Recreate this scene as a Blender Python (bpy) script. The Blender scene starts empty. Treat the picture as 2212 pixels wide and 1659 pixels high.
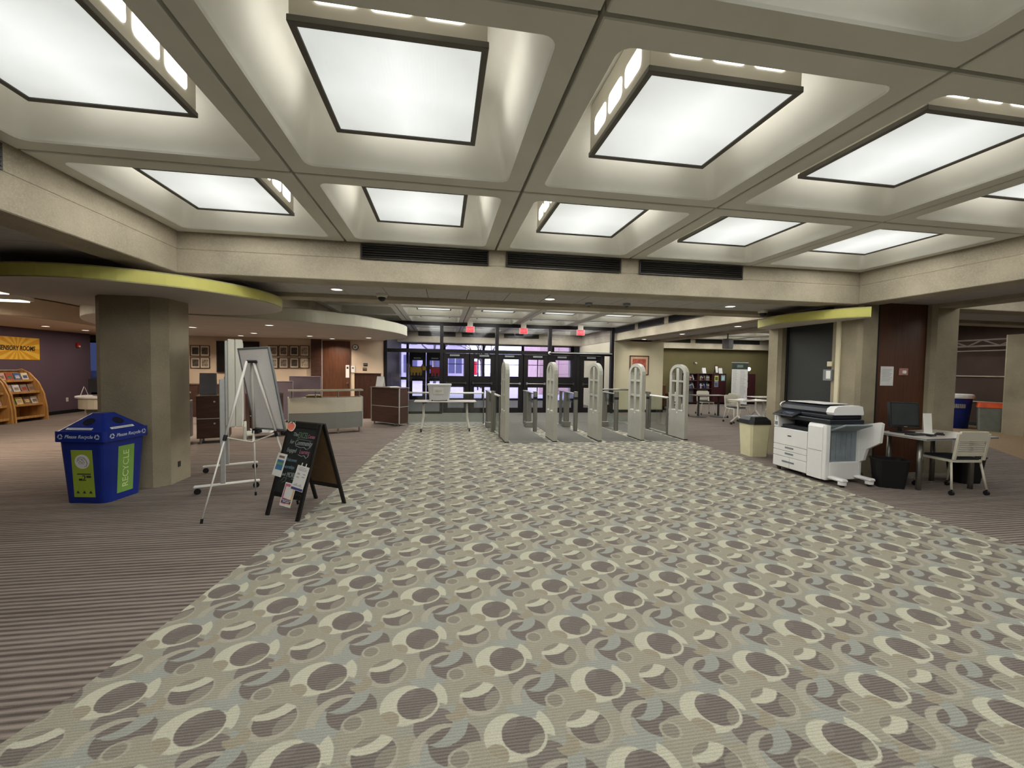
import bpy, math, random
from mathutils import Vector, Matrix
random.seed(7)
S = bpy.context.scene
COL = S.collection
PI = math.pi

# ------------------------------------------------------------------ camera
def make_camera():
    yaw, pitch, roll, f = 0.16351, -0.03837, 0.01495, 906.16
    cy, sy, cp, sp = math.cos(yaw), math.sin(yaw), math.cos(pitch), math.sin(pitch)
    F = Vector((sy*cp, cy*cp, sp)); R = Vector((cy, -sy, 0)); U = R.cross(F)
    cr, sr = math.cos(roll), math.sin(roll)
    R2 = cr*R + sr*U; U2 = -sr*R + cr*U
    cam = bpy.data.cameras.new('camera'); o = bpy.data.objects.new('camera', cam)
    COL.objects.link(o)
    m = Matrix((R2, U2, -F)).transposed().to_4x4(); m.translation = (0, 0, 1.57)
    o.matrix_world = m
    cam.sensor_width = 36; cam.lens = 36*f/2212; cam.clip_start = 0.05; cam.clip_end = 300
    S.camera = o
make_camera()

# ------------------------------------------------------------------ world, exposure
w = bpy.data.worlds.new('world'); S.world = w; w.use_nodes = True
bg = w.node_tree.nodes['Background']
bg.inputs[0].default_value = (0.70, 0.70, 0.95, 1); bg.inputs[1].default_value = 6.0
S.view_settings.view_transform = 'Standard'; S.view_settings.look = 'None'
S.view_settings.exposure = 0.0; S.view_settings.gamma = 1.0; S.view_settings.use_curve_mapping = False
try:
    S.cycles.use_denoising = True
    S.cycles.use_light_tree = True
    S.cycles.max_bounces = 7; S.cycles.diffuse_bounces = 5; S.cycles.glossy_bounces = 3
    S.cycles.transparent_max_bounces = 12
    S.cycles.sample_clamp_indirect = 4
    S.cycles.use_adaptive_sampling = True; S.cycles.adaptive_threshold = 0.3
except Exception: pass
LAMP_W = 35.5      # light of one coffer lamp
SLOT_E = 5.0
LENS_E = 0.84
DOWN_W = 3.0       # light of one downlight

# ------------------------------------------------------------------ materials
def lin(c):
    c = c/255.0
    return c/12.92 if c <= 0.04045 else ((c+0.055)/1.055)**2.4
def C(r, g, b): return (lin(r), lin(g), lin(b), 1)
class NT:
    def __init__(s, nt): s.t = nt
    def n(s, typ, **kw):
        nd = s.t.nodes.new(typ)
        for k, v in kw.items(): setattr(nd, k, v)
        return nd
    def val(s, sock, v):
        if hasattr(v, 'is_linked') or isinstance(v, bpy.types.NodeSocket): s.t.links.new(v, sock)
        else: sock.default_value = v
    def m(s, op, a, b=None, clamp=False):
        nd = s.n('ShaderNodeMath', operation=op); nd.use_clamp = clamp
        s.val(nd.inputs[0], a)
        if b is not None: s.val(nd.inputs[1], b)
        return nd.outputs[0]
    def mix(s, f, a, b, blend='MIX'):
        nd = s.n('ShaderNodeMix', data_type='RGBA', blend_type=blend)
        s.val(nd.inputs[0], f); s.val(nd.inputs[6], a); s.val(nd.inputs[7], b)
        return nd.outputs[2]
    def noise(s, vec, scale, detail=2, rough=0.5):
        nd = s.n('ShaderNodeTexNoise'); s.t.links.new(vec, nd.inputs['Vector'])
        nd.inputs['Scale'].default_value = scale; nd.inputs['Detail'].default_value = detail
        nd.inputs['Roughness'].default_value = rough
        return nd.outputs['Fac']
    def mapr(s, v, a, b, c, d):
        nd = s.n('ShaderNodeMapRange'); s.val(nd.inputs[0], v)
        for i, q in enumerate((a, b, c, d)): nd.inputs[i+1].default_value = q
        return nd.outputs[0]
    def scale(s, vec, v3):
        nd = s.n('ShaderNodeMapping'); s.t.links.new(vec, nd.inputs[0]); nd.inputs['Scale'].default_value = v3
        return nd.outputs[0]
    def bump(s, h, strength, dist=0.01):
        nd = s.n('ShaderNodeBump'); nd.inputs['Strength'].default_value = strength
        nd.inputs['Distance'].default_value = dist; s.val(nd.inputs['Height'], h)
        return nd.outputs[0]
MATS = {}
def newmat(name):
    m = bpy.data.materials.new(name); m.use_nodes = True
    t = NT(m.node_tree); b = m.node_tree.nodes['Principled BSDF']
    co = t.n('ShaderNodeTexCoord').outputs['Object']
    MATS[name] = m
    return m, t, b, co
def mat(name, col, rough=0.6, metal=0.0, var=0.08, scale=6, bump=0.0, spec=0.4, stretch=(1, 1, 1), emit=0.0):
    if name in MATS: return MATS[name]
    m, t, b, co = newmat(name)
    v = t.scale(co, stretch)
    n = t.noise(v, scale, 3)
    dark = tuple(c*(1-var*2) for c in col[:3]) + (1,)
    lite = tuple(min(1, c*(1+var)) for c in col[:3]) + (1,)
    t.val(b.inputs['Base Color'], t.mix(t.mapr(n, 0.3, 0.7, 0, 1), dark, lite))
    b.inputs['Roughness'].default_value = rough; b.inputs['Metallic'].default_value = metal
    b.inputs['Specular IOR Level'].default_value = spec
    if bump: t.val(b.inputs['Normal'], t.bump(t.noise(v, scale*9, 3), bump, 0.004))
    if emit:
        b.inputs['Emission Color'].default_value = col; b.inputs['Emission Strength'].default_value = emit
    return m
def concrete(name, col, speck=0.35):
    m, t, b, co = newmat(name)
    n = t.noise(co, 1.6, 3); n2 = t.noise(co, 45, 4, 0.7)
    vo = t.n('ShaderNodeTexVoronoi'); t.t.links.new(t.scale(co, (1, 1, 2.2)), vo.inputs['Vector']); vo.inputs['Scale'].default_value = 40
    d = tuple(c*0.72 for c in col[:3]) + (1,); l = tuple(min(1, c*1.16) for c in col[:3]) + (1,)
    c1 = t.mix(t.mapr(n, 0.3, 0.7, 0, 1), d, l)
    c2 = t.mix(t.m('MULTIPLY', t.mapr(n2, 0.35, 0.75, 0, 1), speck), c1, tuple(min(1, c*1.45) for c in col[:3]) + (1,))
    c3 = t.mix(t.mapr(vo.outputs['Distance'], 0.0, 0.30, 0.55, 0), c2, tuple(min(1, c*1.7) for c in col[:3]) + (1,))
    t.val(b.inputs['Base Color'], c3)
    b.inputs['Roughness'].default_value = 0.9; b.inputs['Specular IOR Level'].default_value = 0.15
    t.val(b.inputs['Normal'], t.bump(n2, 0.4, 0.006))
    return m
def wood(name, col, rough=0.45, axis=2):
    m, t, b, co = newmat(name)
    st = [9, 9, 9]; st[axis] = 0.7
    n = t.noise(t.scale(co, st), 3.0, 5, 0.6); n2 = t.noise(t.scale(co, [q*5 for q in st]), 5, 2)
    d = tuple(c*0.6 for c in col[:3]) + (1,); l = tuple(min(1, c*1.3) for c in col[:3]) + (1,)
    c1 = t.mix(t.mapr(n, 0.3, 0.7, 0, 1), d, l)
    t.val(b.inputs['Base Color'], t.mix(t.m('MULTIPLY', n2, 0.35), c1, d))
    b.inputs['Roughness'].default_value = rough
    return m
def glass(name, tint=(0.9, 0.93, 0.95, 1), refl=0.06):
    m = bpy.data.materials.new(name); m.use_nodes = True; MATS[name] = m
    t = NT(m.node_tree); nt = m.node_tree
    for nd in list(nt.nodes): nt.nodes.remove(nd)
    out = t.n('ShaderNodeOutputMaterial'); tr = t.n('ShaderNodeBsdfTransparent'); tr.inputs[0].default_value = tint
    gl = t.n('ShaderNodeBsdfGlossy'); gl.inputs['Roughness'].default_value = 0.03
    lw = t.n('ShaderNodeLayerWeight'); lw.inputs[0].default_value = 0.35
    mx = t.n('ShaderNodeMixShader')
    t.val(mx.inputs[0], t.m('ADD', t.m('MULTIPLY', lw.outputs['Fresnel'], 0.3), refl, True))
    nt.links.new(tr.outputs[0], mx.inputs[1]); nt.links.new(gl.outputs[0], mx.inputs[2]); nt.links.new(mx.outputs[0], out.inputs[0])
    return m
def emitter(name, col, strength, base=(0.8, 0.8, 0.8, 1)):
    if name in MATS: return MATS[name]
    m, t, b, co = newmat(name)
    b.inputs['Base Color'].default_value = base
    n = t.noise(co, 3, 2)
    t.val(b.inputs['Emission Color'], t.mix(t.mapr(n, 0.3, 0.7, 0, 1), tuple(c*0.93 for c in col[:3]) + (1,), col))
    b.inputs['Emission Strength'].default_value = strength
    return m
def diffuser(name, k):
    # prismatic lens panel: the tubes behind it run diagonally bright through the middle
    m, t, b, co = newmat(name)
    sp = t.n('ShaderNodeSeparateXYZ'); t.t.links.new(co, sp.inputs[0])
    rib = t.n('ShaderNodeTexWave', wave_type='BANDS', bands_direction='X'); t.t.links.new(co, rib.inputs['Vector']); rib.inputs['Scale'].default_value = 16
    tube = t.m('ADD', t.m('ABSOLUTE', sp.outputs[0]), t.m('MULTIPLY', t.m('ABSOLUTE', sp.outputs[1]), 0.7))
    g = t.mapr(tube, 0.0, 0.62, 1.15, 0.70)
    n = t.mapr(t.noise(co, 2.2, 2), 0.3, 0.7, 0.95, 1.05)
    st = t.m('MULTIPLY', t.m('MULTIPLY', g, n), t.mapr(rib.outputs['Fac'], 0, 1, 0.97, 1.02))
    b.inputs['Base Color'].default_value = (0.6, 0.62, 0.6, 1); b.inputs['Roughness'].default_value = 0.3
    b.inputs['Emission Color'].default_value = (0.965, 1.0, 0.975, 1)
    t.val(b.inputs['Emission Strength'], t.m('MULTIPLY', st, k))
    return m

M_COFFER = mat('coffer_paint', C(214, 212, 202), 0.75, var=0.03, scale=2.5, bump=0.05)
M_CONC = concrete('aggregate_concrete', C(164, 154, 136))
M_CONC2 = concrete('smooth_concrete', C(150, 139, 118), 0.2)
M_TILE = mat('ceiling_tile_white', C(176, 172, 168), 0.9, var=0.05, scale=14, bump=0.15)
M_SOFF = mat('soffit_paint', C(186, 178, 168), 0.85, var=0.03, scale=2)
M_YEL = mat('chartreuse_paint', C(198, 192, 104), 0.6, var=0.03, scale=2)
M_GREY_FASCIA = mat('grey_green_paint', C(170, 166, 148), 0.7, var=0.04, scale=2)
M_BLACK = mat('black_plastic', C(26, 26, 28), 0.45, var=0.1, scale=10)
M_DARK = mat('dark_louver_metal', C(46, 42, 38), 0.5, var=0.1, scale=4)
M_BRONZE = mat('dark_bronze_frame', C(22, 18, 18), 0.55, var=0.1, scale=5, spec=0.2)
M_WHITE = mat('white_plastic', C(226, 222, 216), 0.45, var=0.02, scale=4)
M_OFFW = mat('offwhite_enamel', C(206, 202, 190), 0.5, var=0.03, scale=4)
M_PAPER = mat('paper', C(226, 224, 220), 0.8, var=0.02, scale=9)
M_GREYP = mat('grey_plastic', C(120, 124, 126), 0.5, var=0.05)
M_STEEL = mat('brushed_steel', C(150, 148, 142), 0.35, 0.85, var=0.06, scale=30, stretch=(1, 1, 0.05))
M_ALU = mat('satin_aluminium', C(196, 196, 194), 0.4, 0.6, var=0.04, scale=20)
M_PURPLE = mat('purple_wall_paint', C(96, 78, 90), 0.85, var=0.04, scale=1.5, bump=0.05)
M_BEIGE = mat('beige_wall_paint', C(208, 188, 164), 0.85, var=0.03, scale=1.5, bump=0.05)
M_CREAM = mat('cream_wall_paint', C(212, 202, 172), 0.85, var=0.03, scale=1.5, bump=0.05)
M_OLIVE = mat('olive_wall_paint', C(100, 91, 58), 0.85, var=0.04, scale=1.5, bump=0.05)
M_BROWNW = mat('brown_wall', C(70, 52, 44), 0.8, var=0.1, scale=1.5)
M_GREYW = mat('grey_wall_paint', C(150, 146, 138), 0.85, var=0.03, scale=1.5)
M_CHAR = mat('charcoal_panel', C(44, 44, 42), 0.7, var=0.06, scale=60, bump=0.1)
M_DWOOD = wood('dark_walnut', C(74, 42, 28))
M_DOORW = wood('door_veneer', C(86, 48, 24), 0.5)
M_KWOOD = wood('kiosk_veneer', C(72, 46, 36), 0.4, axis=0)
M_LWOOD = wood('light_maple', C(196, 146, 84), 0.45)
M_MAROON = wood('maroon_laminate', C(66, 28, 30), 0.4)
M_GLASS = glass('clear_glass', (0.93, 0.95, 0.95, 1), 0.04)
M_GLASS2 = glass('door_glass', (0.88, 0.88, 0.92, 1), 0.015)
M_COUNTER = mat('frosted_counter', C(150, 146, 128), 0.25, var=0.03)
M_GLASSB = glass('dark_blue_glass', (0.10, 0.115, 0.16, 1), 0.03)  # pane tinted an even dark blue
M_GLASSG = glass('greenish_glass', (0.86, 0.89, 0.86, 1), 0.04)
M_BLUE = mat('blue_plastic', C(22, 44, 132), 0.4, var=0.06, scale=5)
M_RED = mat('red_plastic', C(176, 36, 34), 0.4)
M_ORANGE = mat('orange_plastic', C(226, 92, 48), 0.45)
M_LIME = mat('lime_print', C(160, 178, 62), 0.6, var=0.04)
M_LIME2 = mat('green_print', C(128, 170, 78), 0.6, var=0.04)
M_INK = mat('dark_ink', C(52, 56, 60), 0.7)
M_LAV = mat('lavender_grey_fabric', C(116, 104, 112), 0.9, var=0.05, scale=40)
M_TABLE = mat('pale_laminate', C(186, 176, 168), 0.35, var=0.03, scale=5)
M_MESHW = mat('whiteboard_back', C(244, 240, 238), 0.8, var=0.04, scale=120)

def floor_grey():
    m, t, b, co = newmat('striped_grey_carpet')
    sp = t.n('ShaderNodeSeparateXYZ'); t.t.links.new(co, sp.inputs[0])
    wv = t.m('SINE', t.m('MULTIPLY', t.m('ADD', sp.outputs[1], t.m('MULTIPLY', t.noise(t.scale(co, (0.6, 3, 1)), 3, 2), 0.02)), 2*PI/0.049))
    fine = t.noise(t.scale(co, (2.0, 60, 1)), 4, 3); big = t.noise(t.scale(co, (0.5, 7, 1)), 1.4, 2); gr = t.noise(co, 240, 2)
    f = t.m('ADD', t.m('MULTIPLY', wv, 0.30), t.m('ADD', t.m('MULTIPLY', fine, 0.9), t.m('MULTIPLY', big, 0.5)))
    f = t.m('ADD', f, t.m('MULTIPLY', gr, 0.35))
    c = t.mix(t.mapr(f, 0.55, 1.25, 0, 1), C(84, 76, 71), C(150, 138, 130))
    t.val(b.inputs['Base Color'], c); b.inputs['Roughness'].default_value = 0.95; b.inputs['Specular IOR Level'].default_value = 0.1
    t.val(b.inputs['Normal'], t.bump(t.m('ADD', t.m('MULTIPLY', wv, 0.5), gr), 0.35, 0.004))
    return m
M_FLOOR = floor_grey()

def lattice_group():
    g = bpy.data.node_groups.new('lattice_circle', 'ShaderNodeTree')
    for nm, ty in (('V', 'NodeSocketVector'), ('CX', 'NodeSocketFloat'), ('CY', 'NodeSocketFloat'), ('R', 'NodeSocketFloat')):
        g.interface.new_socket(nm, in_out='INPUT', socket_type=ty)
    g.interface.new_socket('Mask', in_out='OUTPUT', socket_type='NodeSocketFloat')
    t = NT(g); i = t.n('NodeGroupInput'); o = t.n('NodeGroupOutput')
    sp = t.n('ShaderNodeSeparateXYZ'); g.links.new(i.outputs[0], sp.inputs[0])
    AX, HY, AY = 0.4560, 0.2345, 0.4690
    dx = t.m('SUBTRACT', sp.outputs[0], i.outputs[1]); dy = t.m('SUBTRACT', sp.outputs[1], i.outputs[2])
    col = t.m('ROUND', t.m('DIVIDE', dx, AX))
    dx = t.m('SUBTRACT', dx, t.m('MULTIPLY', col, AX)); dy = t.m('SUBTRACT', dy, t.m('MULTIPLY', col, HY))
    row = t.m('ROUND', t.m('DIVIDE', dy, AY)); dy = t.m('SUBTRACT', dy, t.m('MULTIPLY', row, AY))
    d = t.m('SQRT', t.m('ADD', t.m('MULTIPLY', dx, dx), t.m('MULTIPLY', dy, dy)))
    mk = t.m('ADD', t.m('DIVIDE', t.m('SUBTRACT', i.outputs[3], d), 0.006), 0.5, True)
    g.links.new(mk, o.inputs[0])
    return g
def carpet_pattern():
    g = lattice_group()
    m, t, b, co = newmat('patterned_carpet')
    mp = t.n('ShaderNodeMapping'); t.t.links.new(co, mp.inputs[0]); mp.inputs['Location'].default_value = (-0.352, -1.703, 0)
    # woven edge: coordinates wobble a little
    nz = t.n('ShaderNodeTexNoise'); t.t.links.new(co, nz.inputs['Vector']); nz.inputs['Scale'].default_value = 60
    vm = t.n('ShaderNodeVectorMath', operation='MULTIPLY_ADD'); t.t.links.new(nz.outputs['Color'], vm.inputs[0])
    vm.inputs[1].default_value = (0.008, 0.008, 0); t.t.links.new(mp.outputs[0], vm.inputs[2])
    P = vm.outputs[0]
    def c(x, y, r):
        nd = t.n('ShaderNodeGroup'); nd.node_tree = g
        t.t.links.new(P, nd.inputs[0]); nd.inputs[1].default_value = x; nd.inputs[2].default_value = y; nd.inputs[3].default_value = r
        return nd.outputs[0]
    def AND(a, q): return t.m('MULTIPLY', a, q)
    def NOT(a): return t.m('SUBTRACT', 1.0, a)
    taupe, tan, ltan, cream = C(148, 144, 131), C(150, 145, 130), C(161, 156, 142), C(183, 180, 162)
    dark, dark2, mid, blue, rust = C(113, 105, 100), C(119, 111, 106), C(134, 128, 117), C(148, 149, 142), C(148, 140, 123)
    col = t.mix(t.mapr(t.noise(co, 2.6, 1), 0.42, 0.62, 0, 0.35), taupe, blue)
    T2 = c(-.199, -.099, .135); EO = c(-.158, -.245, .102); EI = c(-.156, -.232, .088); K = c(-.235, -.08, .117)
    layers = [
        (c(.235, -.02, .10), taupe), (c(.05, .20, .11), blue), (c(-.03, .23, .07), tan),
        (c(.086, -.131, .092), dark2), (c(.169, -.228, .108), dark),
        (c(-.2, -.122, .121), tan), (c(-.268, -.071, .048), ltan), (c(-.268, -.071, .037), mid),
        (EO, ltan), (EI, dark), (AND(EI, c(-.07, -.28, .075)), mid),
        (AND(EO, T2), cream), (AND(EO, AND(T2, K)), mid),
        (AND(c(.122, -.265, .136), NOT(c(.155, -.275, .125))), ltan),
        (AND(c(.123, -.136, .107), NOT(c(.048, -.111, .115))), blue),
        (AND(c(.18, -.073, .051), NOT(c(.135, -.03, .05))), rust),
        (c(.003, -.001, .104), cream), (c(-.047, .001, .117), cream), (AND(c(-.122, -.08, .052), c(-.047, .001, .118)), rust),
        (AND(c(.06, .165, .085), c(-.01, .0, .165)), blue),
        (AND(c(.16, .06, .085), c(-.01, .01, .152)), cream),
        (c(.004, .004, .092), dark), (AND(c(.004, .004, .092), c(.085, -.075, .07)), mid), (AND(c(.004, .004, .092), c(-.06, .075, .05)), dark2),
    ]
    for mk, cc in layers: col = t.mix(mk, col, cc)
    sp = t.n('ShaderNodeSeparateXYZ'); t.t.links.new(co, sp.inputs[0])
    wv = t.m('SINE', t.m('MULTIPLY', t.m('ADD', sp.outputs[1], t.m('MULTIPLY', t.noise(co, 30, 1), 0.004)), 2*PI/0.0155))
    gr = t.noise(co, 300, 2)
    bw = t.n('ShaderNodeRGBToBW'); t.t.links.new(col, bw.inputs[0])
    amp = t.mapr(bw.outputs[0], lin(105), lin(160), 0.20, 0.03)      # dark yarns show their rows most
    f = t.m('ADD', t.m('ADD', t.m('MULTIPLY', wv, amp), 1.0), t.mapr(gr, 0.3, 0.7, -0.2, 0.2))
    cc = t.n('ShaderNodeVectorMath', operation='SCALE'); t.t.links.new(col, cc.inputs[0]); t.val(cc.inputs['Scale'], f)
    t.val(b.inputs['Base Color'], cc.outputs[0]); b.inputs['Roughness'].default_value = 0.95; b.inputs['Specular IOR Level'].default_value = 0.1
    t.val(b.inputs['Normal'], t.bump(t.m('ADD', wv, gr), 0.3, 0.003))
    return m
M_PAT = carpet_pattern()
M_MAT = mat('grey_entry_mat', C(112, 110, 104), 0.95, var=0.12, scale=70, stretch=(1, 6, 1), bump=0.2, spec=0.1)
M_TANF = mat('tan_carpet', C(150, 128, 102), 0.95, var=0.1, scale=40, spec=0.1)

# ------------------------------------------------------------------ mesh helpers
class MB:
    def __init__(s): s.v = []; s.f = []; s.X = None
    def add(s, vs, fs):
        b = len(s.v)
        s.v += [tuple(s.X @ Vector(q)) if s.X else tuple(q) for q in vs]
        s.f += [tuple(i+b for i in f) for f in fs]
        return s
    def box(s, x0, x1, y0, y1, z0, z1, bev=0.0):
        if x0 > x1: x0, x1 = x1, x0
        if y0 > y1: y0, y1 = y1, y0
        if z0 > z1: z0, z1 = z1, z0
        if bev <= 0:
            vs = [(x, y, z) for x in (x0, x1) for y in (y0, y1) for z in (z0, z1)]
            return s.add(vs, [(0, 1, 3, 2), (4, 6, 7, 5), (0, 4, 5, 1), (2, 3, 7, 6), (0, 2, 6, 4), (1, 5, 7, 3)])
        b = min(bev, (x1-x0)*.45, (y1-y0)*.45, (z1-z0)*.45)
        vs = []; idx = {}
        for ix in (0, 1):
            for iy in (0, 1):
                for iz in (0, 1):
                    X = (x0, x1)[ix]; Y = (y0, y1)[iy]; Z = (z0, z1)[iz]
                    dx, dy, dz = (b, -b)[ix], (b, -b)[iy], (b, -b)[iz]
                    idx[ix, iy, iz, 0] = len(vs); vs.append((X, Y+dy, Z+dz))
                    idx[ix, iy, iz, 1] = len(vs); vs.append((X+dx, Y, Z+dz))
                    idx[ix, iy, iz, 2] = len(vs); vs.append((X+dx, Y+dy, Z))
        I = lambda a, c, d, k: idx[a, c, d, k]
        fs = []
        for ix in (0, 1):
            q = (I(ix, 0, 0, 0), I(ix, 0, 1, 0), I(ix, 1, 1, 0), I(ix, 1, 0, 0)); fs.append(q if ix == 0 else q[::-1])
            q = (I(0, ix, 0, 1), I(1, ix, 0, 1), I(1, ix, 1, 1), I(0, ix, 1, 1)); fs.append(q if ix == 0 else q[::-1])
            q = (I(0, 0, ix, 2), I(0, 1, ix, 2), I(1, 1, ix, 2), I(1, 0, ix, 2)); fs.append(q if ix == 0 else q[::-1])
        for a in (0, 1):
            for c in (0, 1):
                fs.append((I(a, c, 0, 0), I(a, c, 1, 0), I(a, c, 1, 1), I(a, c, 0, 1)))
                fs.append((I(a, 0, c, 0), I(a, 0, c, 2), I(a, 1, c, 2), I(a, 1, c, 0)))
                fs.append((I(0, a, c, 1), I(1, a, c, 1), I(1, a, c, 2), I(0, a, c, 2)))
                for d in (0, 1): fs.append((I(a, c, d, 0), I(a, c, d, 1), I(a, c, d, 2)))
        return s.add(vs, fs)
    def prism(s, poly, z0, z1, top=None):
        n = len(poly); tp = top or poly
        vs = [(x, y, z0) for x, y in poly] + [(x, y, z1) for x, y in tp]
        return s.add(vs, [tuple(range(n))[::-1], tuple(range(n, 2*n))] + [(i, (i+1) % n, n+(i+1) % n, n+i) for i in range(n)])
    def cyl(s, p0, p1, r0, r1=None, n=12):
        p0, p1 = Vector(p0), Vector(p1); r1 = r0 if r1 is None else r1
        d = (p1-p0).normalized(); a = d.orthogonal().normalized(); c = d.cross(a)
        vs = []
        for p, r in ((p0, r0), (p1, r1)):
            vs += [tuple(p + r*(math.cos(2*PI*i/n)*a + math.sin(2*PI*i/n)*c)) for i in range(n)]
        return s.add(vs, [tuple(range(n))[::-1], tuple(range(n, 2*n))] + [(i, (i+1) % n, n+(i+1) % n, n+i) for i in range(n)])
    def lathe(s, prof, n=16, c=(0, 0)):
        vs = []; fs = []
        for r, z in prof: vs += [(c[0]+r*math.cos(2*PI*i/n), c[1]+r*math.sin(2*PI*i/n), z) for i in range(n)]
        for k in range(len(prof)-1):
            fs += [(k*n+i, k*n+(i+1) % n, (k+1)*n+(i+1) % n, (k+1)*n+i) for i in range(n)]
        fs.append(tuple(range(n))[::-1]); fs.append(tuple(range((len(prof)-1)*n, len(prof)*n)))
        return s.add(vs, fs)
    def tube(s, pts, r, n=8):
        pts = [Vector(p) for p in pts]
        vs = []; fs = []; a = None
        for k, p in enumerate(pts):
            d = (pts[min(k+1, len(pts)-1)] - pts[max(k-1, 0)]).normalized()
            a = d.orthogonal().normalized() if a is None else (a - d*a.dot(d)).normalized()
            c = d.cross(a)
            vs += [tuple(p + r*(math.cos(2*PI*i/n)*a + math.sin(2*PI*i/n)*c)) for i in range(n)]
        for k in range(len(pts)-1):
            fs += [(k*n+i, k*n+(i+1) % n, (k+1)*n+(i+1) % n, (k+1)*n+i) for i in range(n)]
        fs.append(tuple(range(n))[::-1]); fs.append(tuple(range((len(pts)-1)*n, len(pts)*n)))
        return s.add(vs, fs)
    def sheet(s, pts, th=0.002):
        """thin plate from a planar polygon of 3D points"""
        p = [Vector(q) for q in pts]; nrm = (p[1]-p[0]).cross(p[2]-p[0]).normalized()*th
        n = len(p); vs = [tuple(q) for q in p] + [tuple(q+nrm) for q in p]
        return s.add(vs, [tuple(range(n))[::-1], tuple(range(n, 2*n))] + [(i, (i+1) % n, n+(i+1) % n, n+i) for i in range(n)])
    def mesh(s, name, m, smooth=False):
        me = bpy.data.meshes.new(name); me.from_pydata(s.v, [], s.f)
        if m: me.materials.append(m)
        if smooth:
            for p in me.polygons: p.use_smooth = True
        me.update()
        return me
    def build(s, name, m, parent=None, smooth=False, loc=None):
        o = bpy.data.objects.new(name, s.mesh(name, m, smooth)); COL.objects.link(o)
        if parent: o.parent = parent
        if loc: o.location = loc
        return o
def tag(o, label=None, cat=None, group=None, kind=None):
    if label: o['label'] = label
    if cat: o['category'] = cat
    if group: o['group'] = group
    if kind: o['kind'] = kind
    return o
def empty(name, loc=(0, 0, 0), rz=0.0):
    o = bpy.data.objects.new(name, None); COL.objects.link(o); o.location = loc; o.rotation_euler = (0, 0, rz)
    o.empty_display_size = 0.1
    return o
def thing(name, label, cat, loc=(0, 0, 0), rz=0.0, group=None):
    return tag(empty(name, loc, rz), label, cat, group)
def copy_tree(o, parent=None):
    c = o.copy(); COL.objects.link(c); c.parent = parent
    for ch in [q for q in bpy.data.objects if q.parent == o]: copy_tree(ch, c)
    return c
def inst(name, me, parent=None, loc=(0, 0, 0), rz=0.0):
    o = bpy.data.objects.new(name, me); COL.objects.link(o); o.location = loc; o.rotation_euler = (0, 0, rz)
    if parent: o.parent = parent
    return o
def text(s, size, m, parent, loc, rot, name='lettering', extrude=0.0008, align='CENTER', bold=0.0, squash=1.0, shear=0.0):
    cu = bpy.data.curves.new(name, 'FONT'); cu.body = s; cu.size = size; cu.extrude = extrude; cu.align_x = align
    cu.align_y = 'CENTER'; cu.offset = bold; cu.resolution_u = 3; cu.shear = shear; cu.space_line = 0.9
    tmp = bpy.data.objects.new('tmp_text', cu); COL.objects.link(tmp)
    dg = bpy.context.evaluated_depsgraph_get(); dg.update()
    me = bpy.data.meshes.new_from_object(tmp.evaluated_get(dg)); me.name = name
    bpy.data.objects.remove(tmp); bpy.data.curves.remove(cu)
    me.materials.clear(); me.materials.append(m)
    o = bpy.data.objects.new(name, me); COL.objects.link(o); o.parent = parent; o.location = loc
    o.rotation_euler = rot if not isinstance(rot, Matrix) else rot.to_euler()
    o.scale = (squash, 1, 1)
    return o
def rrect(hx, hy, r, k=4, cx=0, cy=0):
    out = []
    for sx, sy, a0 in ((1, 1, 0), (-1, 1, PI/2), (-1, -1, PI), (1, -1, 1.5*PI)):
        for i in range(k+1):
            a = a0 + PI/2*i/k
            out.append((cx+sx*(hx-r)+r*math.cos(a), cy+sy*(hy-r)+r*math.sin(a)))
    return out
ORD = ['first', 'second', 'third', 'fourth', 'fifth', 'sixth', 'seventh', 'eighth', 'ninth', 'tenth', 'eleventh', 'twelfth']
# ================================================================== STRUCTURE
MOD = 1.8288
XS = [-3.006 + MOD*i for i in range(6)]
Y0 = 5.409                      # far edge of the main coffered bay
ZC = 3.0685                     # underside of the ribs
floor = MB().box(-17, 20, -7, 20.4, -0.12, 0.0).build('floor', M_FLOOR); tag(floor, kind='structure')
left_edge = [(-2.05, -2.0), (-1.93, 0.5), (-1.771, 1.967), (-1.705, 2.2), (-1.64, 2.7), (-1.538, 3.544), (-1.424, 4.357), (-1.276, 6.008), (-1.198, 7.329), (-1.097, 8.602), (-0.93, 9.73), (-0.85, 11.72)]
right_edge = [(5.43, 8.51), (5.42, 6.9), (5.35, 5.76), (5.29, 4.9), (5.25, 4.24), (5.23, 3.6), (5.26, 2.97), (5.28, 1.0), (5.3, -2.0)]
poly = left_edge + [(1.24, 11.72), (5.43, 11.72)] + right_edge
MB().prism(poly[::-1], 0.0005, 0.004).build('patterned_carpet', M_PAT, floor)
for i, (a, c) in enumerate(((1.43, 2.21), (2.50, 3.22), (3.52, 4.24), (4.52, 5.26))):
    MB().prism([(a, 8.56), (c, 8.56), (c, 11.72), (a, 11.72)], 0.0045, 0.009).build('lane_mat', M_MAT, floor)
MB().box(-1.8, 6.0, 11.76, 14.15, 0.0005, 0.006).build('entry_mat', M_MAT, floor)
MB().box(-1.8, 6.0, 14.35, 19.9, 0.0005, 0.006).build('entry_mat', M_MAT, floor)
MB().box(-0.95, 1.2, 11.70, 11.76, 0.004, 0.012).build('threshold_strip', M_ALU, floor)
MB().box(-0.02, 5.9, 14.16, 14.34, 0.0, 0.02).build('threshold_strip', M_ALU, floor)
MB().prism([(9.6, 4.9), (20, 4.9 + 6), (20, 15), (15.5, 11.4)], 0.0005, 0.004).build('tan_carpet', M_TANF, floor)

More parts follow.
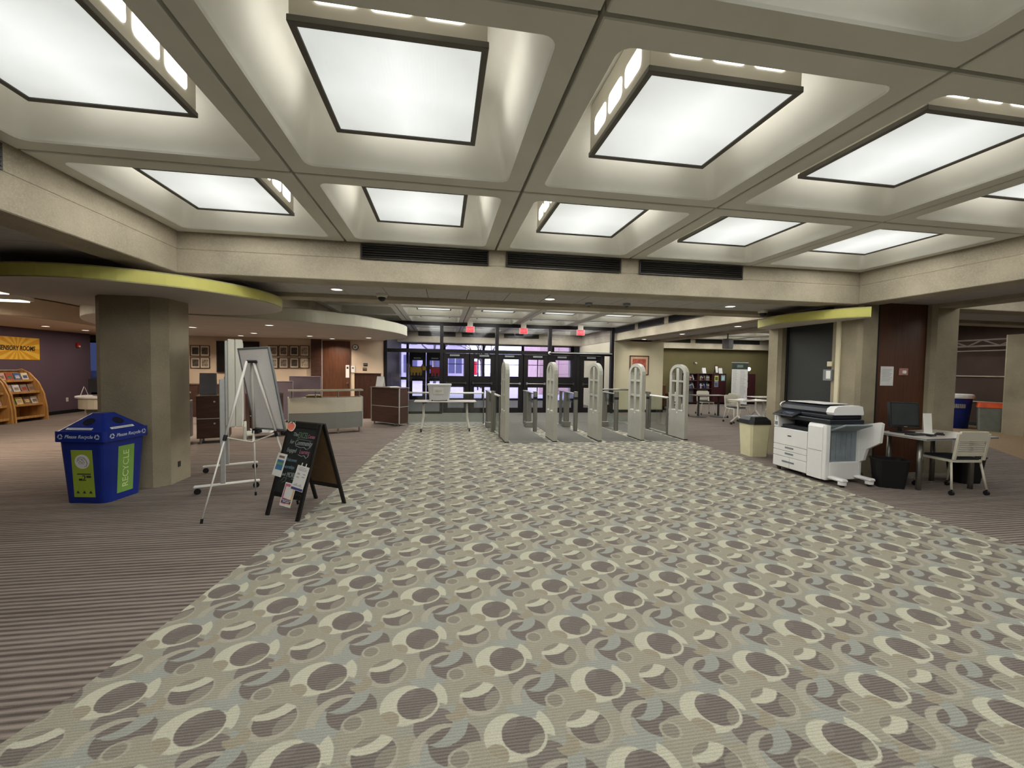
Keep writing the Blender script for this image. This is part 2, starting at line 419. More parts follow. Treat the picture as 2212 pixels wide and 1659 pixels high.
ceiling = tag(empty('ceiling', (0, 0, 0)), kind='structure')
MB().box(-17, 20, -7, 20.6, 3.78, 3.95).build('roof_slab', M_GREYW, ceiling)
def coffer_mesh():
    h = MOD/2; k = 5
    def sq(hh, z): return [(x, y, z) for x, y in rrect(hh, hh, 0.004, k-1)]
    def rr(hh, r, z): return [(x, y, z) for x, y in rrect(hh, hh, r, k-1)]
    rings = [sq(h-0.012, ZC+0.14), sq(h-0.012, ZC+0.006), sq(h-0.018, ZC), rr(0.766, 0.07, ZC), rr(0.757, 0.066, ZC+0.012),
             rr(0.742, 0.07, ZC+0.10), rr(0.70, 0.09, ZC+0.28), rr(0.66, 0.12, ZC+0.46), rr(0.62, 0.12, ZC+0.50)]
    n = 4*k; vs = []; fs = []
    for r in rings: vs += r
    for q in range(len(rings)-1): fs += [(q*n+i, (q+1)*n+i, (q+1)*n+(i+1) % n, q*n+(i+1) % n) for i in range(n)]
    fs.append(tuple((len(rings)-1)*n+i for i in range(n))[::-1])
    b = MB(); b.add(vs, fs)
    me = b.mesh('coffer_panel', M_COFFER)
    for i, p in enumerate(me.polygons):
        if i >= n*4: p.use_smooth = True
    return me
ME_COF = coffer_mesh()

# --- coffer lamp: housing hung in the coffer, glowing slots in its sides, framed lens below
M_LENS = diffuser('prismatic_lens', LENS_E)
M_SLOT = emitter('slot_glow', (1.0, 0.98, 0.92, 1), SLOT_E)
M_FRAME = mat('lamp_frame_metal', C(92, 88, 80), 0.5, var=0.05)
M_HOUS = mat('lamp_housing_paint', C(196, 190, 176), 0.6, var=0.03)
LB = 3.20 - ZC                   # lens height above the rib underside
def lamp_meshes():
    hb = MB().box(-0.472, 0.472, -0.472, 0.472, LB+0.02, 0.497, 0.004).mesh('housing', M_HOUS)
    f = MB()
    for a in range(4):
        f.X = Matrix.Rotation(a*PI/2, 4, 'Z'); f.box(-0.48, 0.48, 0.445, 0.48, LB-0.012, LB+0.022, 0.003)
    fr = f.mesh('frame', M_FRAME)
    ln = MB().box(-0.444, 0.444, -0.444, 0.444, LB-0.002, LB+0.012).mesh('lens', M_LENS)
    s = MB(); s.prism(rrect(0.105, 0.065, 0.03, 3), 0, 0.004)
    sl = s.mesh('slot', M_SLOT)
    s4 = MB()
    for a in range(4):
        for k in (-1, 0, 1):
            s4.X = Matrix.Rotation(a*PI/2, 4, 'Z') @ Matrix.Translation((k*0.26, -0.472, LB+0.155)) @ Matrix.Rotation(PI/2, 4, 'X')
            s4.prism(rrect(0.105, 0.065, 0.03, 2), 0, 0.004)
    return hb, fr, ln, sl, s4.mesh('slots', M_SLOT)
ME_H, ME_F, ME_L, ME_SL, ME_S4 = lamp_meshes()
def lamp_data(k):
    l = bpy.data.lights.new('coffer_lamp_light', 'SPOT'); l.energy = LAMP_W*k; l.shadow_soft_size = 0.12 if k < 0.3 else 0.3; l.color = (0.985, 1.0, 0.955)
    l.spot_size = math.radians(176); l.spot_blend = 0.25
    return l
LD = lamp_data(1.0); LD4 = lamp_data(0.25); LD5 = lamp_data(2.3)
def coffer(x, y): inst('coffer_panel', ME_COF, ceiling, (x, y, 0))
def coffer_lamp(x, y, label, group, full=True, ld=None):
    t = thing('coffer_lamp', label, 'ceiling light', (x, y, ZC), 0, group)
    inst('housing', ME_H, t); inst('frame', ME_F, t); inst('lens', ME_L, t)
    if full:
        for a in range(4):
            for k in (-1, 0, 1):
                o = inst('slot', ME_SL, t)
                o.matrix_local = Matrix.Rotation(a*PI/2, 4, 'Z') @ Matrix.Translation((k*0.26, -0.4725, LB+0.155)) @ Matrix.Rotation(PI/2, 4, 'X')
    else:
        inst('slots', ME_S4, t)
    for x, y in (((-.27, -.27), (-.27, .27), (.27, -.27), (.27, .27)) if full else ((0, 0),)):   # spots added below the lens, standing in for its tubes' light
        li = bpy.data.objects.new('lamp_light', LD4 if full else (ld or LD)); COL.objects.link(li); li.parent = t; li.location = (x, y, LB-0.05)
    return t
colname = ['leftmost', 'second from left', 'middle', 'second from right', 'rightmost']
rowname = ['row next to the far louvre beam', 'second row from the louvre beam', 'row overhead of the viewer', 'row behind the viewer']
for r in range(4):
    for c in range(5):
        x = XS[c]+MOD/2; y = Y0-MOD*(r+0.5)
        coffer(x, y)
        coffer_lamp(x, y, 'square coffer light, %s in the %s' % (colname[c], rowname[r]), 'coffer lights over the lobby', r < 3)
YV = Y0 + MOD                    # 7.238 entrance bay starts
for r in range(6):
    for c in range(5):
        x = XS[c]+MOD/2; y = YV+MOD*(r+0.5)
        coffer(x, y)
        if c > 0: coffer_lamp(x, y, 'coffer light over the entrance, %s row beyond the lobby, %s of four from left' % (ORD[r], ORD[c-1]), 'coffer lights over the entrance', False, LD5)
LD2 = lamp_data(1.7)
XR = XS[5] + MOD                 # 7.967 right bays start
for r in range(6):
    for c in range(4):
        coffer(XR+MOD*(c+0.5), YV+MOD*(r+0.5))
        if (r + c) % 2 == 0 or r > 3: coffer_lamp(XR+MOD*(c+0.5), YV+MOD*(r+0.5), 'coffer light over the reading tables, %s row, %s from the aisle' % (ORD[r], ORD[c]), 'coffer lights over the reading area', False, LD2)
LD3 = lamp_data(0.9)
for r in range(3):
    for c in range(4):
        coffer(XR+MOD*(c+0.5), Y0-MOD*(r+0.5))
        if c % 2 == 0: coffer_lamp(XR+MOD*(c+0.5), Y0-MOD*(r+0.5), 'coffer light right of the copier aisle, %s row, %s from the aisle' % (ORD[r], ORD[c]), 'coffer lights right of the aisle', False, LD3)

BW, ZB, ZJ = 0.36, 2.602, 2.868
def beam(x0, x1, y0, y1):
    """precast beam: two courses with a recessed joint"""
    b = MB(); g = 0.006
    b.box(x0, x1, y0, y1, ZB, ZJ-0.004, 0.008); b.box(x0+g, x1-g, y0+g, y1-g, ZJ-0.006, ZJ+0.006); b.box(x0, x1, y0, y1, ZJ+0.004, 3.6, 0.008)
    return b.build('beam', M_CONC, ceiling)
XL, XRt = XS[0], XS[5]
beam(XL-BW, XRt+BW, Y0, Y0+BW); beam(XL-BW, XRt+BW, YV-BW, YV)
beam(XL-BW, XL, -5, Y0); beam(XRt, XRt+BW, -5, Y0)
beam(XL-BW, XL, YV, 18.21); beam(XRt, XRt+BW, YV, 18.21)
YE = YV + 6*MOD                  # 18.21
beam(XL-BW, XRt+BW, YE, YE+BW)
beam(XR-BW, XR, -5, Y0); beam(XR-BW, XR, YV, YE)
beam(XR-BW, 18, Y0, Y0+BW); beam(XR-BW, 18, YV-BW, YV); beam(XR-BW, 18, YE, YE+BW)
beam(-4.83, -4.83+BW, -5, Y0)
beam(-14, -4.83+BW, Y0, Y0+BW); beam(-14, -4.83+BW, YV-BW, YV)
# aisle ceilings: one row of tiles between the beams
ZS = 2.665
def tiles(x0, x1, y0, y1, along, step=0.61):
    L = (x1-x0) if along == 'x' else (y1-y0); n = max(1, round(L/step)); d = L/n
    g = 0.005
    me = (MB().box(g, d-g, g, (y1-y0)-g, ZS, ZS+0.02, 0.003) if along == 'x' else MB().box(g, (x1-x0)-g, g, d-g, ZS, ZS+0.02, 0.003)).mesh('ceiling_tile', M_TILE)
    for i in range(n): inst('ceiling_tile', me, ceiling, (x0+(i*d if along == 'x' else 0), y0+(0 if along == 'x' else i*d), 0))
    MB().box(x0, x1, y0, y1, ZS+0.021, ZS+0.03).build('tile_backing', M_GREYW, ceiling)
tiles(-4.47, XR-BW, Y0+BW, YV-BW, 'x')
tiles(XL-1.47, XL-BW, -5, Y0+BW, 'y'); tiles(XRt+BW, XR-BW, -5, Y0+BW, 'y'); tiles(XRt+BW, XR-BW, YV-BW, YE, 'y'); tiles(XR-BW, 18, Y0+BW, YV-BW, 'x', 1.2)
tiles(XL-BW, 9, YE+BW, 20.3, 'x', 0.9)
MB().box(-17, -4.83, -7, Y0, 2.74, 2.80).build('plain_ceiling', M_SOFF, ceiling)
MB().box(-17, XL-BW-0.01, YV, 20.5, 2.86, 2.92).build('plain_ceiling', M_SOFF, ceiling)
MB().box(-17, -4.83+BW, Y0+BW, YV-BW, ZS, ZS+0.05).build('plain_ceiling', M_SOFF, ceiling)

# --- floating ceiling clouds
def slab(name, poly, z0, z1, m_edge, m_under, parent):
    n = len(poly)
    e = MB(); e.add([(x, y, z0) for x, y in poly] + [(x, y, z1) for x, y in poly], [(i, (i+1) % n, n+(i+1) % n, n+i) for i in range(n)])
    e.build('fascia', m_edge, parent, smooth=False)
    MB().prism([(x*1, y*1) for x, y in poly], z0+0.002, z0+0.012).build('underside', m_under, parent)
    MB().prism([(x*1, y*1) for x, y in poly], z1-0.012, z1-0.002).build('top', m_under, parent)
def ellipse(cx, cy, rx, ry, n=72): return [(cx+rx*math.cos(2*PI*i/n), cy+ry*math.sin(2*PI*i/n)) for i in range(n)]
def smooth_curve(pts, k=5):
    out = []
    for i in range(len(pts)-1):
        p0 = pts[max(i-1, 0)]; p1 = pts[i]; p2 = pts[i+1]; p3 = pts[min(i+2, len(pts)-1)]
        for j in range(k):
            t = j/k
            out.append(tuple(0.5*((2*p1[a]) + (-p0[a]+p2[a])*t + (2*p0[a]-5*p1[a]+4*p2[a]-p3[a])*t*t + (-p0[a]+3*p1[a]-3*p2[a]+p3[a])*t**3) for a in (0, 1)))
    out.append(pts[-1])
    return out
cl = thing('ceiling_cloud', 'round hanging ceiling disc with chartreuse rim around the left concrete column', 'ceiling panel')
slab('cloud', ellipse(-3.75, 6.25, 1.47, 1.49), 2.38, 2.522, M_YEL, M_SOFF, cl)
cl2 = thing('ceiling_cloud', 'short curved chartreuse ceiling band beside the dark panel above the copier', 'ceiling panel')
slab('cloud', smooth_curve([(6.19, 7.22), (5.90, 7.14), (5.72, 6.85), (5.60, 6.3), (5.70, 5.76), (5.86, 5.41), (6.07, 5.15)]) + [(6.19, 5.27)], 2.38, 2.53, M_YEL, M_SOFF, cl2)
gb = smooth_curve([(-7.9, 13.0), (-7.5, 10.6), (-6.4, 8.7), (-5.2, 7.95), (-4.2, 7.93), (-2.73, 8.47), (-2.3, 8.8), (-1.71, 9.34), (-1.35, 10.1), (-1.07, 10.85), (-0.97, 11.77), (-1.2, 12.9), (-1.74, 13.6)])
cl3 = thing('ceiling_cloud', 'wide grey curved ceiling bulkhead above the service desk', 'ceiling panel')
slab('bulkhead', gb + [(-1.9, 14.1), (-7.9, 14.1)], 2.385, 2.63, M_GREY_FASCIA, M_SOFF, cl3)
cl4 = thing('ceiling_cloud', 'cream curved ceiling bulkhead in front of the purple wall', 'ceiling panel')
slab('bulkhead', smooth_curve([(-14, 9.25), (-10.5, 9.2), (-8.8, 9.35), (-8.3, 9.9), (-8.3, 10.9), (-8.6, 12.2), (-9.2, 14.0)]) + [(-9.2, 16.0), (-14, 16.0)], 2.45, 2.84, M_BEIGE, M_BEIGE, cl4)

# --- columns and cores
def chamfer(cx, cy, hx, hy, c): return [(cx-hx+c, cy-hy), (cx+hx-c, cy-hy), (cx+hx, cy-hy+c), (cx+hx, cy+hy-c), (cx+hx-c, cy+hy), (cx-hx+c, cy+hy), (cx-hx, cy+hy-c), (cx-hx, cy-hy+c)]
o = MB().prism(chamfer(-3.845, 6.20, 0.405, 0.34, 0.13), 0, 2.66).build('column', M_CONC2)
MB().box(-3.439, -3.432, 6.13, 6.18, 0.20, 0.27).build('outlet', M_DARK, o)
tag(o, 'tall bevelled concrete column behind the blue recycling bin', 'column')
core = thing('column', 'concrete corner pillars with dark infill panels behind the copier', 'column', (0, 0, 0))
MB().prism(chamfer(6.41, 7.1, 0.21, 0.16, 0.05), 0, 2.66).build('pillar', M_CONC2, core)
MB().prism(chamfer(6.38, 5.66, 0.18, 0.25, 0.05), 0, 2.66).build('pillar', M_CONC2, core)
MB().prism(chamfer(7.81, 5.66, 0.25, 0.25, 0.05), 0, 2.66).build('pillar', M_CONC2, core)
MB().box(6.36, 6.42, 5.88, 6.96, 0, 2.66).build('charcoal_panel', M_CHAR, core)
MB().box(6.34, 6.37, 6.90, 6.96, 0, 2.66, 0.004).build('panel_jamb', M_BLACK, core)
MB().box(6.54, 7.58, 5.52, 5.58, 0, 2.66).build('wood_panel', M_DOORW, core)
MB().box(6.55, 6.64, 5.49, 5.53, 0, 2.66, 0.004).build('panel_jamb', M_BLACK, core)
MB().box(6.4, 8.0, 6.0, 7.2, 0, 2.6).build('core_wall', M_GREYW, core)
cw = thing('wall_switch', 'cream surface conduit on the concrete pillar above the copier', 'conduit', (6.2, 5.745, 0))
MB().box(-0.03, -0.0005, -0.035, 0.035, 0.95, 2.40, 0.004).build('conduit', M_CREAM, cw)
sw = thing('wall_switch', 'pair of small control boxes on the pillar beside the charcoal panel', 'switch', (6.2, 5.88, 0))
MB().box(-0.03, -0.0005, -0.04, 0.04, 1.67, 1.75, 0.004).build('box', M_CREAM, sw)
MB().box(-0.045, -0.0005, -0.06, 0.09, 1.44, 1.62, 0.004).build('box', M_GREYP, sw)
MB().box(-0.05, -0.0455, -0.05, 0.03, 1.47, 1.60, 0.002).build('cover', M_WHITE, sw)

# --- walls
def wall(name, x0, x1, y0, y1, z0, z1, m): return tag(MB().box(x0, x1, y0, y1, z0, z1).build(name, m), kind='structure')
wall('wall_back', -9.4, -1.9, 14.2, 14.4, 0, 2.9, M_BEIGE)
wall('wall_left', -11.4, -11.2, 3.0, 15.55, 0, 2.88, M_PURPLE)
wall('wall_left_outer', -17, -16.8, -7, 20.5, 0, 3.8, M_GREYW)
wall('wall_rear', -17, 20, -7, -6.8, 0, 3.8, M_GREYW)
wall('wall_right', 16.2, 16.4, -7, 11.3, 0, 3.8, M_BROWNW)
wall('wall_right_outer', 19.8, 20, -7, 20.5, 0, 3.8, M_BROWNW)
wall('wall_back_right', 8.1, 17.2, 18.56, 18.8, 0, 3.2, M_OLIVE)
wall('wall_entrance_side', 6.16, 8.08, 14.5, 18.5, 0, 2.61, M_CREAM)
wall('wall_back_right_upper', 17.2, 20, 16.4, 16.6, 0, 3.8, M_BROWNW)
wall('wall_vestibule_left', -2.2, -1.9, 14.4, 20.0, 0, 3.07, M_BRONZE)
wall('wall_outer_right', 6.2, 20, 20.0, 20.3, 0, 3.8, M_GREYW)
# outer wall behind the purple wall with a real window opening
for q, (x0, x1, z0, z1) in enumerate(((-17, -14.6, 0, 3.8), (-12.2, -2.2, 0, 3.8), (-14.6, -12.2, 0, 0.35), (-14.6, -12.2, 2.35, 3.8))):
    wall('wall_outer_left' if q == 0 else 'wall_outer_left.%03d' % q, x0, x1, 18.0, 18.2, z0, z1, M_GREYW)
wall('wall_outer_head', -3.4, 6.6, 19.96, 20.2, 2.72, 3.8, M_BRONZE)
for nm, a in (('baseboard_left', (-11.2, -11.18, 3.0, 15.55, 0, 0.1)), ('baseboard_back', (-9.4, -1.9, 14.17, 14.2, 0, 0.1)), ('baseboard_entrance', (6.14, 8.1, 14.47, 14.5, 0, 0.1)), ('baseboard_right', (16.17, 16.2, -7, 11.3, 0, 0.1))):
    tag(MB().box(*a, 0.004).build(nm, M_BLACK), kind='structure')
for k, z in enumerate((0.75, 1.527, 2.303)):
    tag(MB().box(16.15, 16.2, -6, 11.3, z-0.018, z+0.018, 0.004).build('trim_%d' % (k+1), mat('pale_rail', C(170, 156, 138), 0.5)), kind='structure')
# window at the far left
wn = tag(empty('window_1', (-13.4, 18.1, 0)), kind='structure')
for a in ((-1.2, 1.2, 0.35, 0.42), (-1.2, 1.2, 2.28, 2.35), (-1.2, -1.13, 0.35, 2.35), (1.13, 1.2, 0.35, 2.35), (-0.03, 0.03, 0.35, 2.35)):
    MB().box(a[0], a[1], -0.05, 0.05, a[2], a[3], 0.004).build('window_frame', M_BRONZE, wn)
MB().box(-1.13, 1.13, -0.005, 0.005, 0.42, 2.28).build('pane', M_GLASSB, wn)
# doors and panels in the back wall
dr = tag(empty('door_7', (-3.365, 14.2, 0)), kind='structure')
MB().box(-0.42, 0.42, -0.05, -0.002, 0.01, 2.34, 0.004).build('door_leaf', M_DOORW, dr)
MB().box(-0.75, -0.44, -0.10, -0.002, 0, 2.384, 0.004).build('side_panel', M_KWOOD, dr)
MB().box(-0.44, -0.415, -0.07, -0.002, 0, 2.384, 0.003).build('jamb', M_ALU, dr)
MB().cyl((0.34, -0.05, 1.0), (0.34, -0.11, 1.0), 0.025).build('knob', M_STEEL, dr)

# ------------------------------------------------------------------ entrance storefronts
def storefront(name, x_posts, y, zt0, zt1, ztop, doors=None):
    root = tag(empty(name, (0, y, 0)), kind='structure')
    w = 0.055
    for x in x_posts: MB().box(x-w, x+w, -0.08, 0.08, 0, ztop, 0.006).build('post', M_BRONZE, root)
    a, b = x_posts[0], x_posts[-1]
    for i in range(len(x_posts)-1):
        p, q = x_posts[i]+w, x_posts[i+1]-w
        MB().box(p, q, -0.07, 0.07, ztop-0.11, ztop, 0.005).build('head', M_BRONZE, root)
        MB().box(p, q, -0.07, 0.07, zt0, zt1, 0.005).build('transom_bar', M_BRONZE, root)
        MB().box(p, q, -0.004, 0.004, zt1, ztop-0.11).build('pane', M_GLASS2, root)
    return root
def door_leaf(n, x0, x1, y, hinge_left, zt=2.03):
    root = tag(empty('door_%d' % n, (x0, y, 0)), kind='structure'); W = x1-x0; s = 0.16; g = 0.006
    for p, q in ((g, s), (W-s, W-g)): MB().box(p, q, -0.03, 0.03, 0.02, zt, 0.005).build('stile', M_BRONZE, root)
    for z0, z1 in ((0.02, 0.20), (0.90, 1.27), (1.86, zt)): MB().box(s, W-s, -0.03, 0.03, z0, z1, 0.005).build('rail', M_BRONZE, root)
    for z0, z1 in ((0.20, 0.90), (1.27, 1.86)): MB().box(s, W-s, -0.004, 0.004, z0, z1).build('pane', M_GLASS2, root)
    MB().cyl((0.10, -0.075, 1.03), (W-0.10, -0.075, 1.03), 0.018, n=10).box(0.09, 0.15, -0.09, -0.03, 0.99, 1.07, 0.005).box(W-0.15, W-0.09, -0.09, -0.03, 0.99, 1.07, 0.005).build('panic_bar', M_STEEL if n in (4, 3) else M_DARK, root)
    MB().box(0.22 if hinge_left else W-0.54, 0.54 if hinge_left else W-0.22, -0.08, -0.032, 1.93, 1.99, 0.006).build('closer', M_GREYP, root)
    return root
XP = [-1.855, -0.05, 1.81, 3.665, 5.955]
sf = storefront('window_2', XP, 14.25, 2.035, 2.15, 3.055)
MB().box(-1.8, -0.105, -0.004, 0.004, 0.08, 2.035).build('pane', M_GLASS2, sf)
MB().box(-1.8, -0.105, -0.06, 0.06, 0, 0.08, 0.004).build('sill', M_BRONZE, sf)
for i, (a, c, h) in enumerate(((0.005, 0.875, True), (0.885, 1.755, False), (1.865, 2.73, True), (2.74, 3.61, False), (3.72, 4.64, True), (4.76, 5.55, False))): door_leaf(i+1, a, c, 14.25, h)
for xc in (0.88, 2.735): MB().box(xc-0.025, xc+0.025, 0.032, 0.07, 0, 2.035, 0.004).build('post', M_BRONZE, sf)
MB().box(4.645, 4.755, -0.06, 0.06, 0, 2.035, 0.005).build('post', M_BRONZE, sf)
MB().box(5.555, 5.66, -0.06, 0.06, 0, 2.035, 0.005).build('post', M_BRONZE, sf)
MB().box(5.66, 5.9, -0.004, 0.004, 0.3, 2.035).build('pane', M_GLASS2, sf)
MB().box(5.66, 5.9, -0.05, 0.05, 0.0, 0.3, 0.004).build('sill', M_BRONZE, sf)
MB().box(3.72, 5.9, -0.16, -0.072, 2.10, 2.13, 0.004).build('ledge', M_ALU, sf)
# outer row of doors, seen through the first
XQ = [-2.19, -1.62, 0.06, 1.90, 3.80, 5.30, 6.3]
so = storefront('window_3', XQ, 20.0, 2.33, 2.40, 2.72)
MB().box(-2.13, -1.68, -0.004, 0.004, 0.05, 2.33).build('pane', M_GLASS2, so)
MB().box(-2.13, -1.68, -0.05, 0.05, 0.95, 1.08, 0.004).build('rail', M_BRONZE, so)
k = 8
for p, q in ((0.115, 1.845), (1.955, 3.745), (3.855, 5.245)):
    MB().box(p, q, -0.004, 0.004, 0.10, 2.33).build('pane', M_GLASS2, so); MB().box(p, q, -0.05, 0.05, 0.0, 0.10, 0.004).build('sill', M_BRONZE, so)
    MB().box((p+q)/2-0.018, (p+q)/2+0.018, -0.03, 0.03, 0.10, 2.33, 0.004).build('mullion', M_BRONZE, so); MB().box(p, q, -0.032, 0.032, 1.70, 1.73, 0.004).build('rail', M_BRONZE, so)
for (a, c) in ((-1.56, -0.78), (-0.77, 0.0)):
    door_leaf(k, a, c, 20.0, k % 2 == 0, 2.25); k += 1
MB().box(5.36, 6.24, -0.004, 0.004, 0.05, 2.33).build('pane', M_GLASS2, so)
# ================================================================== OBJECTS ON THE CEILING
def vent(loc, rz, L, H, label, n=5, group='louvre grilles in the concrete beams'):
    """louvre grille, local x along the beam, +y out of the wall face is -y"""
    t = thing('louver_vent', label, 'air vent', loc, rz, group)
    MB().box(-L/2+0.02, L/2-0.02, -0.004, -0.001, -H/2+0.02, H/2-0.02).build('backing', M_BLACK, t)
    for a in ((-L/2, L/2, -H/2, -H/2+0.02), (-L/2, L/2, H/2-0.02, H/2), (-L/2, -L/2+0.02, -H/2+0.02, H/2-0.02), (L/2-0.02, L/2, -H/2+0.02, H/2-0.02)):
        MB().box(a[0], a[1], -0.022, -0.001, a[2], a[3], 0.003).build('frame', M_DARK, t)
    s = MB(); s.X = Matrix.Rotation(math.radians(32), 4, 'X'); s.box(-L/2+0.02, L/2-0.02, -0.016, 0.016, -0.003, 0.003)
    me = s.mesh('slat', M_DARK)
    for i in range(n): inst('slat', me, t, (0, -0.018, -H/2+0.02+(H-0.04)*(i+0.5)/n))
    return t
for i, (x, nm) in enumerate(((-0.218, 'left'), (1.572, 'middle'), (3.400, 'right'))):
    vent((x, Y0, 2.962), 0, 1.565, 0.185, 'dark louvre grille in the lobby cross beam, %s of three' % nm)
vent((XL, 2.70, 2.962), PI/2, 1.52, 0.185, 'dark louvre grille at the left frame edge in the side beam')
for i, y in enumerate((13.65, 11.82, 9.99, 8.16)):
    vent((XRt, y, 2.962), -PI/2, 1.565, 0.185, 'dark louvre grille in the beam right of the entrance, %s from the doors' % ORD[i])
for i, x in enumerate((-0.26, 1.57, 3.4)): vent((x, YE, 2.962), 0, 1.565, 0.185, 'dark louvre grille behind the door glass, %s from left' % ORD[i])
for i in range(4): vent((XR+MOD*(i+0.5), YE, 2.962), 0, 1.565, 0.185, 'dark louvre grille above the olive wall, %s from the cream wall' % ORD[i])

M_DOWN = emitter('downlight_glow', (1.0, 0.95, 0.86, 1), 3.0)
LDD = bpy.data.lights.new('downlight_light', 'AREA'); LDD.shape = 'DISK'; LDD.size = 0.14; LDD.energy = DOWN_W; LDD.color = (1, 0.9, 0.76); LDD.spread = math.radians(130)
LDW = bpy.data.lights.new('downlight_light_warm', 'AREA'); LDW.shape = 'DISK'; LDW.size = 0.14; LDW.energy = DOWN_W*6.5; LDW.color = (1, 0.86, 0.70); LDW.spread = math.radians(140)
LDP = bpy.data.lights.new('added_wall_wash', 'AREA'); LDP.shape = 'DISK'; LDP.size = 0.14; LDP.energy = DOWN_W*4.5; LDP.color = (1, 0.86, 0.72)
def downlight(x, y, z, label, group, ld):
    t = thing('downlight', label, 'ceiling light', (x, y, z), 0, group)
    MB().lathe([(0.095, -0.001), (0.095, -0.010), (0.074, -0.012), (0.074, -0.001)], 20).build('trim_ring', M_WHITE, t)
    MB().lathe([(0.072, -0.002), (0.072, -0.009)], 20).build('lens', M_DOWN, t)
    li = bpy.data.objects.new('lamp_light', ld); COL.objects.link(li); li.parent = t; li.location = (0, 0, -0.02)
for i, (x, y) in enumerate(((-1.514, 6.40), (1.647, 6.45), (4.761, 6.42))):
    downlight(x, y, ZS, 'round downlight between the two lobby beams, %s from left' % ORD[i], 'downlights between the beams', LDD)
for i, (x, y) in enumerate(((-5.593, 10.572), (-3.566, 9.45), (-5.741, 13.2), (-3.707, 12.612), (-3.35, 13.6), (-2.147, 12.773), (-7.2, 12.9), (-6.8, 10.8), (-4.9, 12.0))):
    downlight(x, y, 2.387, 'small downlight in the grey bulkhead above the service desk, %s of nine' % ORD[i], 'downlights over the service desk', LDW)
for i, (x, y) in enumerate(((-9.9, 12.4), (-9.9, 13.6), (-9.9, 14.9))):  # downlights added only to brighten the purple wall
    downlight(x, y, 2.452, 'added downlight in the cream bulkhead brightening the purple wall, %s from the banner' % ORD[i], 'added downlights by the purple wall', LDP)
for i, (x, y) in enumerate(((7.05, 9.2), (7.05, 11.6), (7.05, 14.0))):
    downlight(x, y, ZS, 'round downlight in the side aisle right of the entrance, %s from the copier' % ORD[i], 'downlights in the side aisle', LDD)
def dome(x, y, label):
    t = thing('dome_camera', label, 'camera', (x, y, ZS))
    MB().lathe([(0.085, -0.001), (0.085, -0.03), (0.07, -0.055)], 18).build('housing', M_OFFW, t)
    MB().lathe([(0.058, -0.055), (0.056, -0.075), (0.044, -0.098), (0.022, -0.112), (0.004, -0.115)], 18).build('dome', M_BLACK, t, smooth=True)
dome(-0.925, 6.66, 'black dome camera in the aisle ceiling left of the louvre grilles')
dome(5.619, 6.70, 'black dome camera in the aisle ceiling above the beige waste bin')
for x, y, nm in ((2.374, 6.70, 'left'), (2.996, 6.60, 'right')):
    t = thing('smoke_detector', 'small grey detector on the aisle ceiling, %s of two' % nm, 'detector', (x, y, ZS))
    MB().lathe([(0.06, -0.001), (0.06, -0.03), (0.035, -0.05)], 14).build('base', M_GREYP, t)
    MB().lathe([(0.03, -0.05), (0.02, -0.062)], 10).build('sensor', M_DARK, t)
M_EXIT = emitter('exit_red', (1.0, 0.06, 0.09, 1), 0.85, (0.5, 0.03, 0.04, 1))
M_EXW = mat('exit_case', C(214, 176, 176), 0.5)
for i, (x, nm) in enumerate(((0.87, 'left'), (2.66, 'middle'), (4.652, 'right'))):
    t = thing('exit_sign', 'red lit exit sign hanging above the doors, %s of three' % nm, 'exit sign', (x, 13.9, 2.815), 0, 'exit signs above the doors')
    MB().box(-0.14, 0.14, -0.03, 0.03, -0.10, 0.10, 0.006).build('case', M_EXW, t)
    MB().box(-0.122, 0.122, -0.034, -0.0305, -0.082, 0.082, 0.002).build('face', M_EXIT, t)
    MB().box(-0.09, 0.09, -0.02, 0.02, 0.1005, ZC-2.815).build('canopy', M_OFFW, t)
    text('EXIT', 0.115, M_EXW, t, (0, -0.0355, 0), (PI/2, 0, 0), bold=0.001)
t = thing('bullet_camera', 'white ball camera on the door header', 'camera', (3.63, 14.10, 2.10))
MB().lathe([(0.005, -0.055), (0.035, -0.045), (0.055, -0.015), (0.055, 0.015), (0.035, 0.045), (0.005, 0.055)], 14).build('ball', M_WHITE, t, smooth=True)
MB().cyl((0.0, -0.04, -0.005), (0.01, -0.07, -0.008), 0.03).build('lens', M_BLACK, t)
MB().cyl((0, 0.03, 0), (0, 0.068, 0), 0.02).build('arm', M_WHITE, t)
# bare strip lamps under the ceiling at far left
M_STRIP = emitter('strip_glow', (1.0, 0.9, 0.74, 1), 2.2)
LDS = bpy.data.lights.new('strip_light', 'AREA'); LDS.shape = 'RECTANGLE'; LDS.size = 2.2; LDS.size_y = 0.2; LDS.energy = 70; LDS.color = (1, 0.84, 0.66)
for i, (x, y) in enumerate(((-7.85, 7.62), (-8.40, 8.62))):
    t = thing('strip_light', 'long warm strip light at the far left, %s one' % ('nearer', 'farther')[i], 'ceiling light', (x, y, 2.60), 0.08)
    MB().box(-1.2, 1.2, -0.12, 0.12, 0.02, 0.10, 0.004).build('tray', M_WHITE, t)
    MB().box(-1.15, 1.15, -0.1, 0.1, 0.0, 0.019).build('tube_lens', M_STRIP, t)
    li = bpy.data.objects.new('lamp_light', LDS); COL.objects.link(li); li.parent = t; li.location = (0, 0, -0.02)

